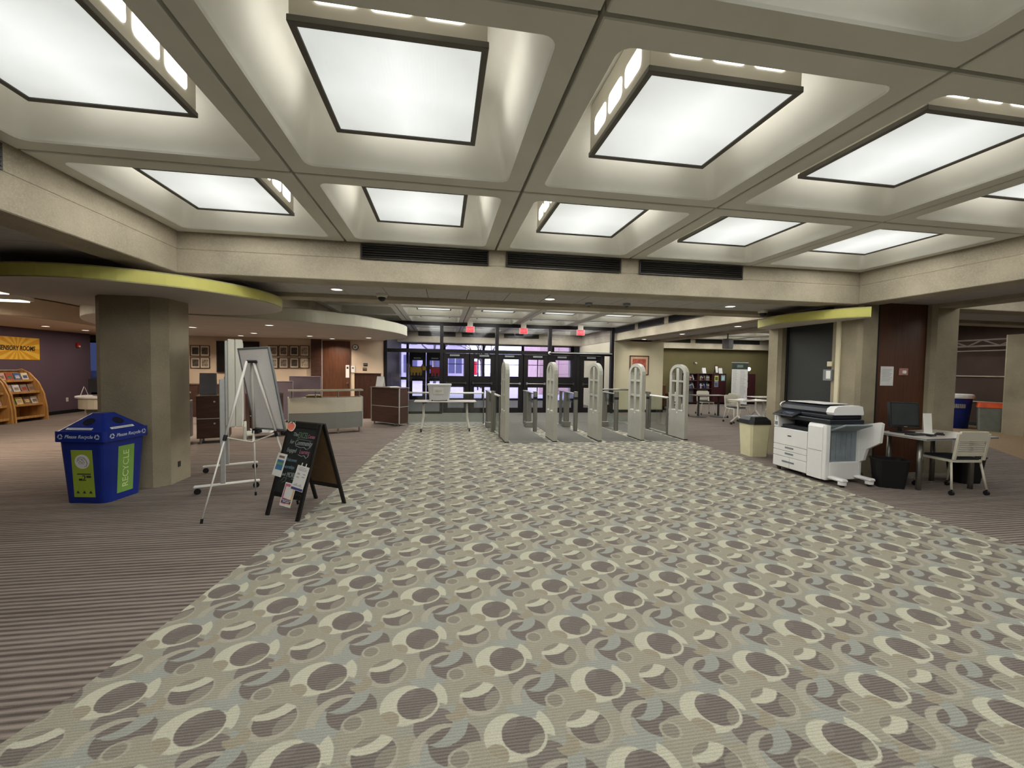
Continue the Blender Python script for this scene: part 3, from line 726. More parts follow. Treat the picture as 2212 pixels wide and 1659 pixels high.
# ================================================================== SECURITY GATES AND TURNSTILES
def gate(x, label):
    t = thing('security_gate', label, 'security gate', (x, 8.62, 0), 0, 'security gates')
    W, H, T = 0.68, 1.71, 0.085       # along y, height, thickness
    b = MB()
    def yz(poly, x0=-T/2, x1=T/2):
        n = len(poly)
        b.add([(x0, y, z) for y, z in poly] + [(x1, y, z) for y, z in poly], [tuple(range(n)), tuple(range(n, 2*n))[::-1]] + [(i, n+i, n+(i+1) % n, (i+1) % n) for i in range(n)])
    b.box(-T/2, T/2, 0, W, 0.02, 0.645, 0.006)
    fw = 0.105
    for y0, y1 in ((0, fw), (W-fw, W)): b.box(-T/2, T/2, y0, y1, 0.645, 1.45, 0.004)
    b.box(-T/2, T/2, W/2-0.055, W/2+0.055, 0.645, 1.62, 0.004)
    # pointed-round arch on top
    out = []; inn = []
    R = W/2
    for i in range(13):
        a = PI*i/12
        out.append((W/2-R*math.cos(a), 1.45+(H-1.45)*math.sin(a)**0.85))
        inn.append((W/2-(R-fw*0.85)*math.cos(a), 1.45+(H-1.45-0.07)*math.sin(a)**0.85))
    for i in range(12): yz([out[i], out[i+1], inn[i+1], inn[i]])
    b.build('panel', mat('gate_enamel', C(172, 170, 158), 0.5, var=0.03), t)
    for z in (0.985, 1.32): MB().box(-T/2+0.006, T/2-0.006, fw-0.002, W-fw+0.002, z-0.022, z+0.022, 0.004).build('crossbar', MATS['gate_enamel'], t)
    for y in (0.22, 0.48): MB().box(-T/2+0.002, T/2-0.002, y-0.09, y+0.09, 0.645, 0.662).build('sill', M_WHITE, t)
    MB().box(-T/2-0.004, T/2+0.004, -0.004, W+0.004, 0.0, 0.022).build('base', M_BLACK, t)
    MB().box(-T/2-0.002, -T/2, 0.30, 0.35, 0.585, 0.612).build('sticker', M_WHITE, t)
for i, x in enumerate((1.33, 2.37, 3.37, 4.36, 5.40)):
    gate(x, 'arched grey security gate on the lobby side, %s' % ('leftmost, beside the folding table', 'second from left', 'middle of five', 'second from right', 'rightmost, nearest the reading area')[i])
def turnstile(x, label, band=True):
    t = thing('turnstile', label, 'turnstile', (x, 10.12, 0), 0, 'turnstile posts')
    MB().prism(rrect(0.05, 0.055, 0.035, 3), 0.012, 1.0).build('front_post', M_STEEL, t, smooth=False)
    if band: MB().prism(rrect(0.052, 0.057, 0.035, 3), 0.80, 0.865).build('sensor_band', M_BLACK, t)
    MB().prism(rrect(0.075, 0.05, 0.03, 3, 0, 0.80), 0.012, 0.93).build('drive_post', M_STEEL, t)
    MB().box(-0.10, 0.10, 0.70, 0.92, 0.010, 0.15, 0.008).build('drive_base', M_STEEL, t)
    MB().prism(rrect(0.04, 0.045, 0.03, 3, 0, 1.36), 0.012, 0.93).build('rear_post', M_STEEL, t)
    MB().box(-0.05, 0.05, 0.056, 1.42, 0.931, 0.955, 0.004).build('top_rail', M_STEEL, t)
    MB().box(-0.012, 0.012, 0.06, 0.74, 0.70, 0.930, 0.003).build('display', M_GLASSG, t)
    MB().box(-0.006, 0.006, 0.86, 1.31, 0.18, 0.925).build('wing', M_GLASS, t)
    MB().box(-0.08, 0.08, -0.07, 1.45, 0.0, 0.010).build('floor_plate', M_STEEL, t)
for i, x in enumerate((1.21, 2.26, 3.30, 4.38)):
    turnstile(x, 'brushed steel turnstile row behind the gates, %s' % ('leftmost', 'second from left', 'third from left', 'rightmost')[i], i > 0)
def glass_fence(p0, p1, label, ztop, rail_m, bottom=True):
    d = Vector((p1[0]-p0[0], p1[1]-p0[1], 0)); L = d.length
    t = thing('glass_barrier', label, 'barrier', (p0[0], p0[1], 0), math.atan2(d.y, d.x), 'glass barriers')
    MB().cyl((0.0, 0, ztop), (L, 0, ztop), 0.024, n=12).build('top_rail', rail_m, t, smooth=True)
    MB().box(0.03, L-0.03, -0.005, 0.005, 0.06, ztop-0.024).build('pane', M_GLASSG, t)
    if bottom: MB().box(0.02, L-0.02, -0.015, 0.015, 0.035, 0.06, 0.003).build('bottom_rail', M_ALU, t)
    for x in (0.0, L): MB().prism(rrect(0.02, 0.02, 0.012, 2, x, 0), 0.0, ztop).build('post', M_STEEL, t)
glass_fence((5.36, 10.22), (5.36, 9.36), 'glass barrier with white rail behind the rightmost gate', 0.91, M_WHITE)
glass_fence((1.24, 9.98), (1.27, 9.36), 'glass barrier with white rail behind the leftmost gate', 0.93, M_WHITE)
glass_fence((-0.93, 11.62), (1.12, 11.62), 'glass barrier with white rail behind the folding table', 0.86, M_WHITE)
glass_fence((4.50, 11.45), (5.60, 11.45), 'steel railed glass barrier in front of the cream wall', 0.99, M_STEEL)
t = thing('turnstile', 'steel end post joined to the glass barrier behind the rightmost gate', 'turnstile', (5.40, 10.40, 0))
MB().prism(rrect(0.05, 0.055, 0.035, 3), 0.0, 0.99).build('front_post', M_STEEL, t)
MB().prism(rrect(0.052, 0.057, 0.035, 3), 0.80, 0.865).build('sensor_band', M_BLACK, t)
MB().box(-0.05, 0.05, 0.056, 0.95, 0.93, 0.99, 0.004).build('top_rail', M_STEEL, t)
MB().prism(rrect(0.04, 0.045, 0.03, 3, 0, 0.90), 0.0, 0.929).build('rear_post', M_STEEL, t)

# ================================================================== FOLDING TABLE, PLASTIC BOX, KIOSK
t = thing('folding_table', 'narrow wheeled folding table left of the gates', 'table', (0.07, 10.42, 0))
MB().box(-0.745, 0.745, -0.24, 0.24, 0.715, 0.742, 0.006).build('tabletop', M_TABLE, t)
for x in (-0.54, 0.54):
    s = 1 if x > 0 else -1
    MB().tube([(x-0.02*s, 0, 0.705), (x-0.01*s, 0, 0.35), (x+0.02*s, -0.03, 0.16), (x+0.035*s, -0.19, 0.075)], 0.028, 10).tube([(x+0.02*s, -0.03, 0.16), (x+0.03*s, 0.19, 0.075)], 0.024, 10).build('leg', M_OFFW, t, smooth=True)
    MB().box(x-0.10*s, x+0.02*s, -0.12, 0.12, 0.685, 0.714, 0.01).build('bracket', M_BLACK, t)
    for y in (-0.20, 0.20):
        MB().cyl((x+0.02*s, y, 0.034), (x+0.055*s, y, 0.034), 0.033, n=12).cyl((x+0.037*s, y, 0.034), (x+0.037*s, y, 0.08), 0.012, n=8).build('caster', M_BLACK, t)
t = thing('drop_box', 'translucent white plastic box with a paper notice on the folding table', 'box', (-0.08, 10.42, 0.742))
b = MB(); M_TRANS = mat('translucent_plastic', C(214, 214, 210), 0.3, var=0.03); M_TRANS.node_tree.nodes['Principled BSDF'].inputs['Transmission Weight'].default_value = 0.35
bot = rrect(0.235, 0.17, 0.04, 3); top = rrect(0.275, 0.20, 0.04, 3)
b.prism(bot, 0.03, 0.375, top); b.build('tub', M_TRANS, t)
MB().prism(rrect(0.29, 0.215, 0.04, 3), 0.375, 0.41).build('lid', M_TRANS, t)
for x in (-0.17, 0.17): MB().cyl((x, -0.16, 0.016), (x, -0.13, 0.016), 0.016, n=10).cyl((x, 0.13, 0.016), (x, 0.16, 0.016), 0.016, n=10).build('wheel', M_BROWNW, t)
MB().sheet([(-0.15, -0.196, 0.17), (0.10, -0.196, 0.17), (0.10, -0.206, 0.33), (-0.15, -0.206, 0.33)][::-1], -0.002).build('notice', mat('notice_grey', C(196, 192, 184), 0.8), t)
for z in (0.235, 0.265): MB().box(-0.10, 0.05, -0.2095, -0.2075, z-0.005, z+0.005).build('print', M_GREYP, t)

t = thing('kiosk_cabinet', 'dark wood kiosk with silver edges beside the entrance glass', 'cabinet', (-1.11, 11.16, 0), math.atan2(0.67, -0.81))
Wk, Dk = 1.05, 0.34
MB().box(0.02, Wk-0.02, -Dk+0.02, -0.02, 0.07, 0.985).build('body', M_KWOOD, t)
for z0, z1 in ((0.08, 0.50), (0.515, 0.97)):
    MB().box(0.03, Wk-0.03, -0.018, 0.0, z0, z1, 0.003).build('front_panel', M_KWOOD, t)
    MB().box(0.0, 0.018, -Dk+0.03, -0.03, z0, z1, 0.003).build('side_panel', M_KWOOD, t)
for x in (0.008, Wk-0.008):
    MB().box(x-0.012, x+0.012, -0.022, 0.004, 0.07, 0.985, 0.002).build('edge_trim', M_ALU, t)
MB().box(0.0, Wk, -0.004, 0.006, 0.50, 0.515).box(-0.006, 0.004, -Dk, 0, 0.50, 0.515).build('edge_trim', M_ALU, t)
MB().box(-0.02, Wk+0.02, -Dk-0.02, 0.02, 0.985, 1.01, 0.004).build('top', mat('kiosk_top', C(120, 104, 100), 0.3), t)
for x in (0.08, 0.2, Wk-0.08): MB().cyl((x, -0.05, 0), (x, -0.05, 0.07), 0.02).build('foot', M_STEEL, t)
tp = thing('sign_holder', 'white leaflet in a leaning holder on the kiosk top', 'sign holder', (-1.72, 11.9, 1.011), -0.3)
MB().sheet([(-0.1, 0, 0.0), (0.1, 0, 0.0), (0.1, 0.09, 0.27), (-0.1, 0.09, 0.27)], 0.004).build('leaflet', M_PAPER, tp)
MB().sheet([(-0.1, 0.16, 0.0), (0.1, 0.16, 0.0), (0.1, 0.105, 0.25), (-0.1, 0.105, 0.25)], 0.004).build('stand', M_WHITE, tp)
tp = thing('leaflet_stack', 'flat stack of leaflets on the kiosk corner', 'leaflets', (-1.30, 11.50, 1.011), 0.6)
MB().box(-0.14, 0.14, -0.1, 0.1, 0, 0.015, 0.003).build('paper_stack', M_PAPER, tp)
# coloured animal cut-outs stuck on the outer doors (plain generic silhouettes)
def cutout(x, y, z, m, label):
    t = thing('animal_decal', label, 'decal', (x, y, z))
    def shape(k):
        b = MB(); b.X = Matrix.Rotation(PI/2, 4, 'X')
        b.prism(rrect(0.27+k, 0.13+k, 0.06, 3), 0.0, 0.004)
        b.prism(rrect(0.11+k, 0.09+k, 0.05, 3, 0.33, 0.07), 0.0, 0.004)
        for q in (-0.21, -0.08, 0.08, 0.21): b.prism(rrect(0.035+k, 0.08+k, 0.02, 2, q, -0.18), 0.0, 0.004)
        b.prism(rrect(0.03+k, 0.05+k, 0.02, 2, 0.30, 0.18), 0, 0.004); b.prism(rrect(0.02+k, 0.07+k, 0.015, 2, -0.29, 0.15), 0, 0.004)
        return b
    shape(0.025).build('outline', M_BLACK, t, loc=(0, 0.0045, 0)); shape(0.0).build('body', m, t)
cutout(-1.22, 19.94, 1.42, mat('ochre_print', C(150, 116, 30), 0.7), 'ochre animal silhouette on the left outer door')
cutout(-0.28, 19.94, 1.40, mat('crimson_print', C(140, 24, 34), 0.7), 'crimson animal silhouette on the outer door beside it')
# ================================================================== LEFT FOREGROUND
# --- blue recycling bin (square, hipped lid)
def recycling_bin():
    rz = math.radians(-9)
    t = thing('recycling_bin', 'blue recycling bin with hipped lid and green notices by the column', 'recycling bin', (-3.86, 5.52, 0), rz)
    def sq(h, r, k=5): return rrect(h, h, r, k)
    MB().prism(sq(0.225, 0.07), 0.0, 0.69, sq(0.262, 0.07)).build('body', M_BLUE, t, smooth=False)
    MB().prism(sq(0.285, 0.05), 0.69, 0.805, sq(0.285, 0.05)).build('rim', M_BLUE, t)
    # hipped lid
    b = MB(); b.prism(sq(0.268, 0.045), 0.805, 0.985, sq(0.07, 0.02)); lid = b.build('lid', M_BLUE, t)
    M_BDK = mat('hole_black', C(10, 12, 30), 0.8)
    ang = math.atan2(0.18, 0.198)
    for a in (0, PI/2):
        m = Matrix.Rotation(a, 4, 'Z') @ Matrix.Translation((0.0, -0.165, 0.8995)) @ Matrix.Rotation(ang, 4, 'X')
        h = MB(); h.X = m; h.prism([(0.06*math.cos(2*PI*i/18), 0.05*math.sin(2*PI*i/18)) for i in range(18)], -0.001, 0.0035); h.build('opening', M_BDK, lid)
        m2 = Matrix.Rotation(a, 4, 'Z') @ Matrix.Translation((-0.02, -0.243, 0.829)) @ Matrix.Rotation(ang, 4, 'X')
        h = MB(); h.X = m2; h.box(-0.15, 0.13, -0.014, 0.014, -0.001, 0.003); h.build('slope_label', M_PAPER, lid)
        h = MB(); h.X = m2
        for q in range(12): h.box(-0.12+q*0.019, -0.106+q*0.019, -0.005, 0.005, 0.003, 0.0036)
        h.build('slope_print', M_GREYP, lid)
        rm = Matrix.Rotation(a, 4, 'Z') @ Matrix.Rotation(PI/2, 4, 'X')
        M_PALE = mat('pale_print', C(196, 202, 220), 0.6)
        o = text('Please Recycle', 0.052, M_PALE, t, (0, 0, 0), (0, 0, 0), shear=0.3, bold=0.0006)
        o.matrix_local = Matrix.Rotation(a, 4, 'Z') @ Matrix.Translation((0.0, -0.2862, 0.748)) @ Matrix.Rotation(PI/2, 4, 'X')
        for x in (-0.20, 0.20):
            for k in range(3):
                h = MB(); h.X = Matrix.Rotation(a, 4, 'Z') @ Matrix.Translation((x, -0.2855, 0.748)) @ Matrix.Rotation(PI/2, 4, 'X') @ Matrix.Rotation(k*2*PI/3, 4, 'Z')
                h.prism([(-0.016, -0.026), (0.016, -0.026), (0.026, -0.012), (0.012, -0.008), (0.008, -0.014), (-0.012, -0.014)], 0, 0.0012); h.build('recycle_arrow', M_PALE, t)
    # notices lie on the tapered faces
    tap = math.atan2(0.037, 0.69)
    def face(a, x, z): return Matrix.Rotation(a, 4, 'Z') @ Matrix.Translation((x, -0.2255 - 0.037*z/0.69, z)) @ Matrix.Rotation(PI/2 + tap, 4, 'X')
    f0 = MB(); f0.X = face(0, 0.0, 0.335); f0.box(-0.115, 0.115, -0.265, 0.265, 0.0, 0.002); n1 = f0.build('notice', M_LIME, t)
    b = MB(); b.X = face(0, 0.0, 0.47); b.prism([(0.08*math.cos(2*PI*i/24), 0.08*math.sin(2*PI*i/24)) for i in range(24)], 0.002, 0.003); b.build('emblem_disc', M_PAPER, n1)
    M_SW = mat('violet_ink', C(86, 78, 100), 0.7)
    b = MB(); b.X = face(0, 0.0, 0.47)
    head = [(-0.052, 0.0), (-0.045, 0.035), (-0.015, 0.055), (0.022, 0.048), (0.045, 0.02), (0.052, -0.005), (0.06, -0.022), (0.048, -0.028), (0.045, -0.05), (0.02, -0.055)]
    b.tube([(x, y, 0.0035) for x, y in head], 0.0022, 5)
    for cx, cy, r in ((-0.02, 0.02, 0.018), (0.015, 0.022, 0.015), (-0.022, -0.015, 0.016), (0.012, -0.014, 0.014)):
        b.tube([(cx+r*math.cos(q*0.75), cy+0.8*r*math.sin(q*0.75), 0.0035) for q in range(8)], 0.0018, 5)
    b.build('emblem_head', M_SW, n1)
    b = MB(); b.X = face(0, 0.0, 0.335)
    b.box(-0.065, 0.085, -0.010, 0.002, 0.002, 0.0028); b.box(0.035, 0.085, -0.045, -0.022, 0.002, 0.0028); b.box(-0.05, -0.01, -0.078, -0.055, 0.002, 0.0028)
    for x in (-0.07, 0.0, 0.07): b.prism([(x-0.018, -0.222), (x+0.018, -0.222), (x, -0.19)], 0.002, 0.0028)
    b.build('print', M_INK, n1)
    o = text('2', 0.085, M_INK, n1, (0, 0, 0), (0, 0, 0), bold=0.001); o.matrix_local = face(0, 0.01, 0.285) @ Matrix.Translation((0, 0, 0.003))
    f1 = MB(); f1.X = face(PI/2, 0.0, 0.345); f1.box(-0.10, 0.10, -0.27, 0.27, 0.0, 0.002); n2 = f1.build('notice', M_LIME2, t)
    o = text('RECYCLE', 0.105, mat('pale_green_print', C(206, 222, 150), 0.6), n2, (0, 0, 0), (0, 0, 0), bold=0.001)
    o.matrix_local = face(PI/2, 0.0, 0.345) @ Matrix.Translation((0, 0, 0.003)) @ Matrix.Rotation(PI/2, 4, 'Z')
recycling_bin()

# --- presentation easel, seen from behind
def easel():
    A = Vector((-2.06, 4.96, 1.60)); L = Vector((-2.324, 4.493, 0.02)); Rr = Vector((-1.60, 5.0, 0.02)); Cc = Vector((-2.20, 5.40, 0.02))
    t = thing('presentation_easel', 'white tripod easel with a framed board, seen from behind', 'easel', (-2.04, 4.96, 0))
    o = Vector((-2.04, 4.96, 0)); q = lambda v: v - o
    side = {'L': L, 'R': Rr, 'C': Cc}
    off = {'L': Vector((-0.03, -0.02, 0)), 'R': Vector((0.03, -0.01, 0)), 'C': Vector((-0.01, 0.05, 0))}
    for k, f in side.items():
        a = A + off[k]; mid = a.lerp(f, 0.5)
        leg = MB().tube([q(a), q(mid)], 0.0135, 10).tube([q(mid), q(f)], 0.0085, 8).build('leg', M_WHITE, t, smooth=True)
        MB().tube([q(mid.lerp(a, 0.03)), q(mid.lerp(f, 0.04))], 0.019, 10).build('clamp', M_BLACK, leg)
        MB().tube([q(f+Vector((0, 0, -0.02))), q(f.lerp(a, 0.015))], 0.013, 8).build('foot', M_BLACK, leg)
    hub = A.lerp((L+Rr+Cc)/3, 0.56)
    for k, f in side.items():
        a = (A+off[k]).lerp(f, 0.5)
        MB().tube([q(a), q(hub)], 0.0075, 8).build('spreader', M_OFFW, t)
    MB().box(-0.062, 0.042, -0.03, 0.055, 1.580, 1.612, 0.01).build('head_block', M_BLACK, t)
    # board leans against the R and C legs
    c = [Vector(p) for p in ((-2.264, 5.104, 1.738), (-1.815, 4.803, 1.754), (-1.741, 4.949, 0.831), (-2.147, 5.225, 0.831))]
    u = (c[1]-c[0]).normalized(); dn = (c[3]-c[0]); dn = (dn - u*dn.dot(u)).normalized(); nrm = u.cross(dn).normalized()   # faces away from the viewer
    if nrm.y < 0: nrm = -nrm
    W = (c[1]-c[0]).length*0.96; H = 0.935; m = Matrix((u, -dn, nrm)).transposed().to_4x4()
    ctr = (c[0]+c[1]+c[2]+c[3])/4 + nrm*0.012; m.translation = q(ctr)
    b = MB(); b.X = m; b.box(-W/2+0.01, W/2-0.01, -H/2+0.01, H/2-0.01, 0.0, 0.012); b.build('board', M_MESHW, t)
    for a in ((-W/2, W/2, H/2-0.02, H/2), (-W/2, W/2, -H/2, -H/2+0.02), (-W/2, -W/2+0.02, -H/2+0.02, H/2-0.02), (W/2-0.02, W/2, -H/2+0.02, H/2-0.02)):
        b = MB(); b.X = m; b.box(a[0], a[1], a[2], a[3], -0.006, 0.018, 0.003); b.build('board_frame', M_GREYP, t)
    for x in (W/2-0.02, -W/2+0.06):
        b = MB(); b.X = m; b.box(x-0.03, x+0.03, -H/2-0.045, -H/2-0.002, -0.03, 0.03, 0.006); b.build('board_bracket', M_BLACK, t)
easel()

# --- mobile whiteboard seen edge-on
t = thing('mobile_whiteboard', 'wheeled whiteboard turned edge-on behind the easel', 'whiteboard', (-2.83, 6.15, 0), math.atan2(1.07, -0.45))
# local x runs from the near post to the far one
for x, nm in ((-0.57, 'near'), (0.60, 'far')):
    b = MB(); b.box(x-0.03, x+0.03, -0.34, 0.34, 0.075, 0.105, 0.01); b.build('foot_bar', M_WHITE, t)
    b = MB(); b.box(x-0.03, x+0.03, 0.02, 0.075, 0.105, 1.38, 0.006); b.build('post', M_ALU, t)
    for y in (-0.30, 0.30):
        MB().cyl((x-0.015, y, 0.036), (x+0.015, y, 0.036), 0.036, n=12).cyl((x, y, 0.04), (x, y, 0.078), 0.012, n=8).build('caster', M_BLACK, t)
for k, (y0, y1) in enumerate(((-0.01, 0.018), (-0.085, -0.012), (-0.165, -0.088))):
    b = MB(); b.box(-0.60, 0.62, y0, y1, 0.79 + (0.0 if k else 0.02), 1.87 - (0 if k else 0.02), 0.008); b.build('board', (M_ALU, M_OFFW, M_OFFW)[k], t)
MB().box(-0.60, 0.0, -0.20, -0.166, 0.60, 0.79, 0.006).build('lower_panel', M_OFFW, t)
MB().box(-0.55, -0.15, -0.27, -0.201, 0.66, 0.675, 0.004).build('pen_tray', M_OFFW, t)
tw = thing('towel', 'crumpled white cloth over the whiteboard tray', 'cloth', (-2.26, 5.74, 0.73))
b = MB(); n = 9
vs = []; fs = []
for i in range(n):
    for j in range(7):
        a = j/6*PI; x = (i/(n-1)-0.5)*0.26
        r = 0.05*(1-(2*(i/(n-1)-0.5))**2*0.7) + 0.012*math.sin(i*2.1+j*1.3)
        vs.append((x, -math.cos(a)*r*1.1, math.sin(a)*r + 0.012*math.cos(i*1.7)))
for i in range(n-1):
    for j in range(6): fs.append((i*7+j, (i+1)*7+j, (i+1)*7+j+1, i*7+j+1))
b.add(vs, fs); b.build('cloth', M_WHITE, tw, smooth=True)
MB().box(-0.10, 0.12, -0.055, 0.055, -0.03, -0.003, 0.006).build('fold', M_WHITE, tw)

# --- A-frame chalkboard
def aframe():
    F0, F1 = Vector((-1.79, 4.665, 0)), Vector((-1.409, 4.425, 0)); B0, B1 = Vector((-1.48, 5.205, 0)), Vector((-1.10, 4.965, 0))
    u = (F1-F0).normalized(); W = (F1-F0).length + 0.03
    mid = (F0+F1+B0+B1)/4; d = ((B0+B1)/2-(F0+F1)/2)/2; D = d.length; rz = math.atan2(u.y, u.x)
    t = thing('chalkboard_sign', 'black A-frame chalkboard sign with flyers taped to it', 'sandwich board', (mid.x, mid.y, 0), rz)
    H = 0.945
    lean = math.atan2(D-0.02, H); Ls = math.hypot(D-0.02, H)
    M_CB = mat('chalkboard', C(34, 35, 36), 0.8, var=0.15, scale=9); M_FR = mat('black_stained_wood', C(26, 23, 22), 0.5, var=0.15, stretch=(1, 1, 0.1))
    M_HB = mat('hardboard', C(112, 88, 60), 0.8, var=0.06, scale=20)
    for s in (-1, 1):
        # plane matrix: x along width, y up the slope, z outwards
        X = Vector((1, 0, 0)); Y = Vector((0, -s*math.sin(lean)*-1, math.cos(lean))); Y = Vector((0, (-s)*-1*math.sin(lean), math.cos(lean)))
        # s=-1 front: foot at y=-D, top at y=-0.02
        Y = Vector((0, -s*math.sin(lean), math.cos(lean))); Z = X.cross(Y)
        if Z.y*s < 0: Z = -Z
        m = Matrix((X, Y, Z)).transposed().to_4x4(); m.translation = (0, s*D, 0)
        nm = 'front' if s < 0 else 'rear'
        par = t
        for x0, x1 in ((-W/2, -W/2+0.045), (W/2-0.045, W/2)):
            b = MB(); b.X = m; b.box(x0, x1, 0.0, Ls, -0.012, 0.012, 0.003); b.build('leg', M_FR, par)
        for y0, y1 in ((0.20, 0.25), (Ls-0.06, Ls)):
            b = MB(); b.X = m; b.box(-W/2+0.045, W/2-0.045, y0, y1, -0.012, 0.012, 0.003); b.build('frame_rail', M_FR, par)
        b = MB(); b.X = m; b.box(-W/2+0.045, W/2-0.045, 0.25, Ls-0.06, -0.004, 0.004); b.build('chalk_panel', M_CB, par)
        b = MB(); b.X = m; b.box(-W/2+0.045, W/2-0.045, 0.25, Ls-0.06, -0.0065, -0.0045); b.build('panel_back', M_HB, par)
        if s < 0:
            mf = m
            chk = [mat('chalk_white', C(150, 158, 156), 0.9), mat('chalk_green', C(104, 124, 100), 0.9), mat('chalk_pink', C(170, 110, 126), 0.9), mat('chalk_blue', C(110, 138, 154), 0.9)]
            def wr(s_, size, x, y, k, sq=0.85):
                # flip x when the outward normal mirrors the writing direction
                o = text(s_, size, chk[k], t, (0, 0, 0), (0, 0, 0), name='chalk_writing', align='LEFT', shear=0.15)
                o.matrix_local = mf @ Matrix.Translation((x, y, 0.005)) @ Matrix.Scale(sq, 4, (1, 0, 0))
            wr('The', 0.055, -0.13, 0.855, 0); wr('EXCEL', 0.088, -0.055, 0.85, 1, 0.55); wr('Center', 0.055, 0.085, 0.845, 2, 0.7)
            wr('for', 0.06, -0.15, 0.775, 0); wr('Community', 0.075, -0.075, 0.77, 0, 0.7)
            wr('Engaged', 0.06, -0.165, 0.685, 0, 0.7); wr('Learning', 0.06, 0.02, 0.68, 2, 0.7)
            wr('Welcomes', 0.05, -0.15, 0.585, 3, 0.75); wr('Internships', 0.05, -0.15, 0.51, 3, 0.7); wr('and', 0.045, -0.15, 0.43, 0); wr('MORE', 0.075, -0.08, 0.43, 0, 0.6)
            def ln(pts, k, r=0.003):
                b = MB(); b.X = mf; b.tube([(x, y, 0.005) for x, y in pts], r, 5); b.build('chalk_line', chk[k], t)
            ln([(-0.06, 0.812), (0.04, 0.806), (0.16, 0.802)], 1)
            ln([(-0.06, 0.738), (0.02, 0.722), (0.07, 0.73), (0.10, 0.712), (0.14, 0.722), (0.155, 0.76)], 0)
            ln([(0.01, 0.648), (0.06, 0.636), (0.10, 0.645), (0.13, 0.62), (0.155, 0.64), (0.16, 0.66)], 0)
            ln([(-0.14, 0.36), (-0.11, 0.40), (-0.07, 0.395), (-0.08, 0.365), (-0.12, 0.345)], 1)
            ln([(0.0, 0.395), (0.07, 0.392)], 0)
    par = t
    def flyer(x, y, w, h, rot, label, build, z=0.014):
        f = thing('flyer', label, 'flyer')
        g = Matrix.Translation((mid.x, mid.y, 0)) @ Matrix.Rotation(rz, 4, 'Z') @ mf @ Matrix.Translation((x, y, z)) @ Matrix.Rotation(rot, 4, 'Z')
        f.matrix_world = g
        MB().box(-w/2, w/2, -h/2, h/2, 0, 0.0015).build('sheet', M_PAPER, f)
        build(f, w, h)
    def b_white(f, w, h):
        MB().box(-w/2+0.004, w/2-0.004, -h/2+0.004, -h/2+0.028, 0.0015, 0.0022).build('band', mat('navy_print', C(66, 70, 130), 0.7), f)
        b = MB()
        for yy, ww in ((0.42, 0.28), (0.36, 0.36), (0.31, 0.33)): b.box(-w*ww, w*ww, h*yy-0.003, h*yy+0.003, 0.0015, 0.002)
        b.box(-w*0.34, -w*0.12, h*0.12, h*0.20, 0.0015, 0.002); b.box(w*0.14, w*0.34, h*0.16, h*0.20, 0.0015, 0.002); b.box(w*0.10, w*0.34, h*0.05, h*0.09, 0.0015, 0.002); b.box(-w*0.34, -w*0.12, h*0.0, h*0.05, 0.0015, 0.002)
        for k in range(9): b.box(-w*0.4+k*w*0.085, -w*0.34+k*w*0.085, -h*0.33, -h*0.33+0.01+0.012*((k*5) % 4)/2, 0.0015, 0.002)
        b.build('print', mat('grey_print', C(176, 172, 180), 0.8), f)
        b = MB()
        for xx in (-0.03, 0.03): b.box(xx-0.006, xx+0.006, h/2-0.004, h/2+0.03, 0.0, 0.003)
        b.build('tape', M_PAPER, f)
    def b_pink(f, w, h):
        b = MB(); b.box(-w/2+0.008, 0.0, -h/2+0.022, h/2-0.012, 0.0015, 0.0019); b.build('panel', mat('rose_print', C(196, 112, 140), 0.7), f)
        b = MB(); b.box(0.0, w/2-0.008, -h/2+0.022, h/2-0.012, 0.0015, 0.0019); b.build('panel', mat('peach_print', C(232, 186, 130), 0.7), f)
        MB().box(-w*0.34, w*0.34, -h*0.16, h*0.34, 0.0019, 0.0023).build('white_field', M_PAPER, f)
        MB().box(-w*0.40, w*0.40, -h*0.36, -h*0.19, 0.0019, 0.0023).build('caption_box', mat('plum_print', C(70, 44, 96), 0.7), f)
        text('FOLLOW US ON\nINSTAGRAM', 0.017, M_PAPER, f, (0, -h*0.275, 0.0026), (0, 0, 0), extrude=0.0003, bold=0.0003)
    def b_blue(f, w, h):
        MB().box(-w*0.36, w*0.36, -h*0.22, h*0.22, 0.0015, 0.002).build('panel', mat('sea_print', C(70, 120, 160), 0.7), f)
        MB().box(-w*0.36, w*0.36, 0.0, h*0.10, 0.002, 0.0024).build('stripe', mat('leaf_print', C(110, 160, 110), 0.7), f)
        MB().box(-w*0.3, w*0.3, h*0.30, h*0.40, 0.0015, 0.002).build('title', mat('brown_print', C(130, 110, 84), 0.7), f)
    flyer(0.135, 0.415, 0.17, 0.25, -0.10, 'white flyer with a navy foot taped to the chalkboard', b_white, 0.018)
    flyer(0.02, 0.235, 0.16, 0.235, -0.06, 'pink and orange flyer with a plum caption low on the chalkboard', b_pink)
    flyer(-0.205, 0.52, 0.14, 0.24, -0.08, 'blue striped flyer on the left edge of the chalkboard', b_blue)
    p = thing('paper_cutout', 'orange pumpkin paper cut-out on the top corner of the chalkboard', 'paper decoration')
    p.matrix_world = Matrix.Translation((mid.x, mid.y, 0)) @ Matrix.Rotation(rz, 4, 'Z') @ mf @ Matrix.Translation((-0.175, 0.935, 0.014))
    MB().prism([(0.062*math.cos(2*PI*i/20), 0.052*math.sin(2*PI*i/20)+0.004*math.cos(6*PI*i/20)) for i in range(20)], 0, 0.001).build('backing', M_PAPER, p)
    MB().prism([(0.052*math.cos(2*PI*i/20)-0.004, 0.043*math.sin(2*PI*i/20)+0.003*math.cos(6*PI*i/20)) for i in range(20)], 0.001, 0.002).build('pumpkin', mat('coral_paper', C(240, 132, 104), 0.8), p)
    MB().box(-0.006, 0.006, 0.032, 0.052, 0.002, 0.003).build('eye', M_BLACK, p); MB().box(0.036, 0.044, 0.04, 0.075, 0.001, 0.002).build('stem', mat('leaf_paper', C(150, 160, 110), 0.8), p)
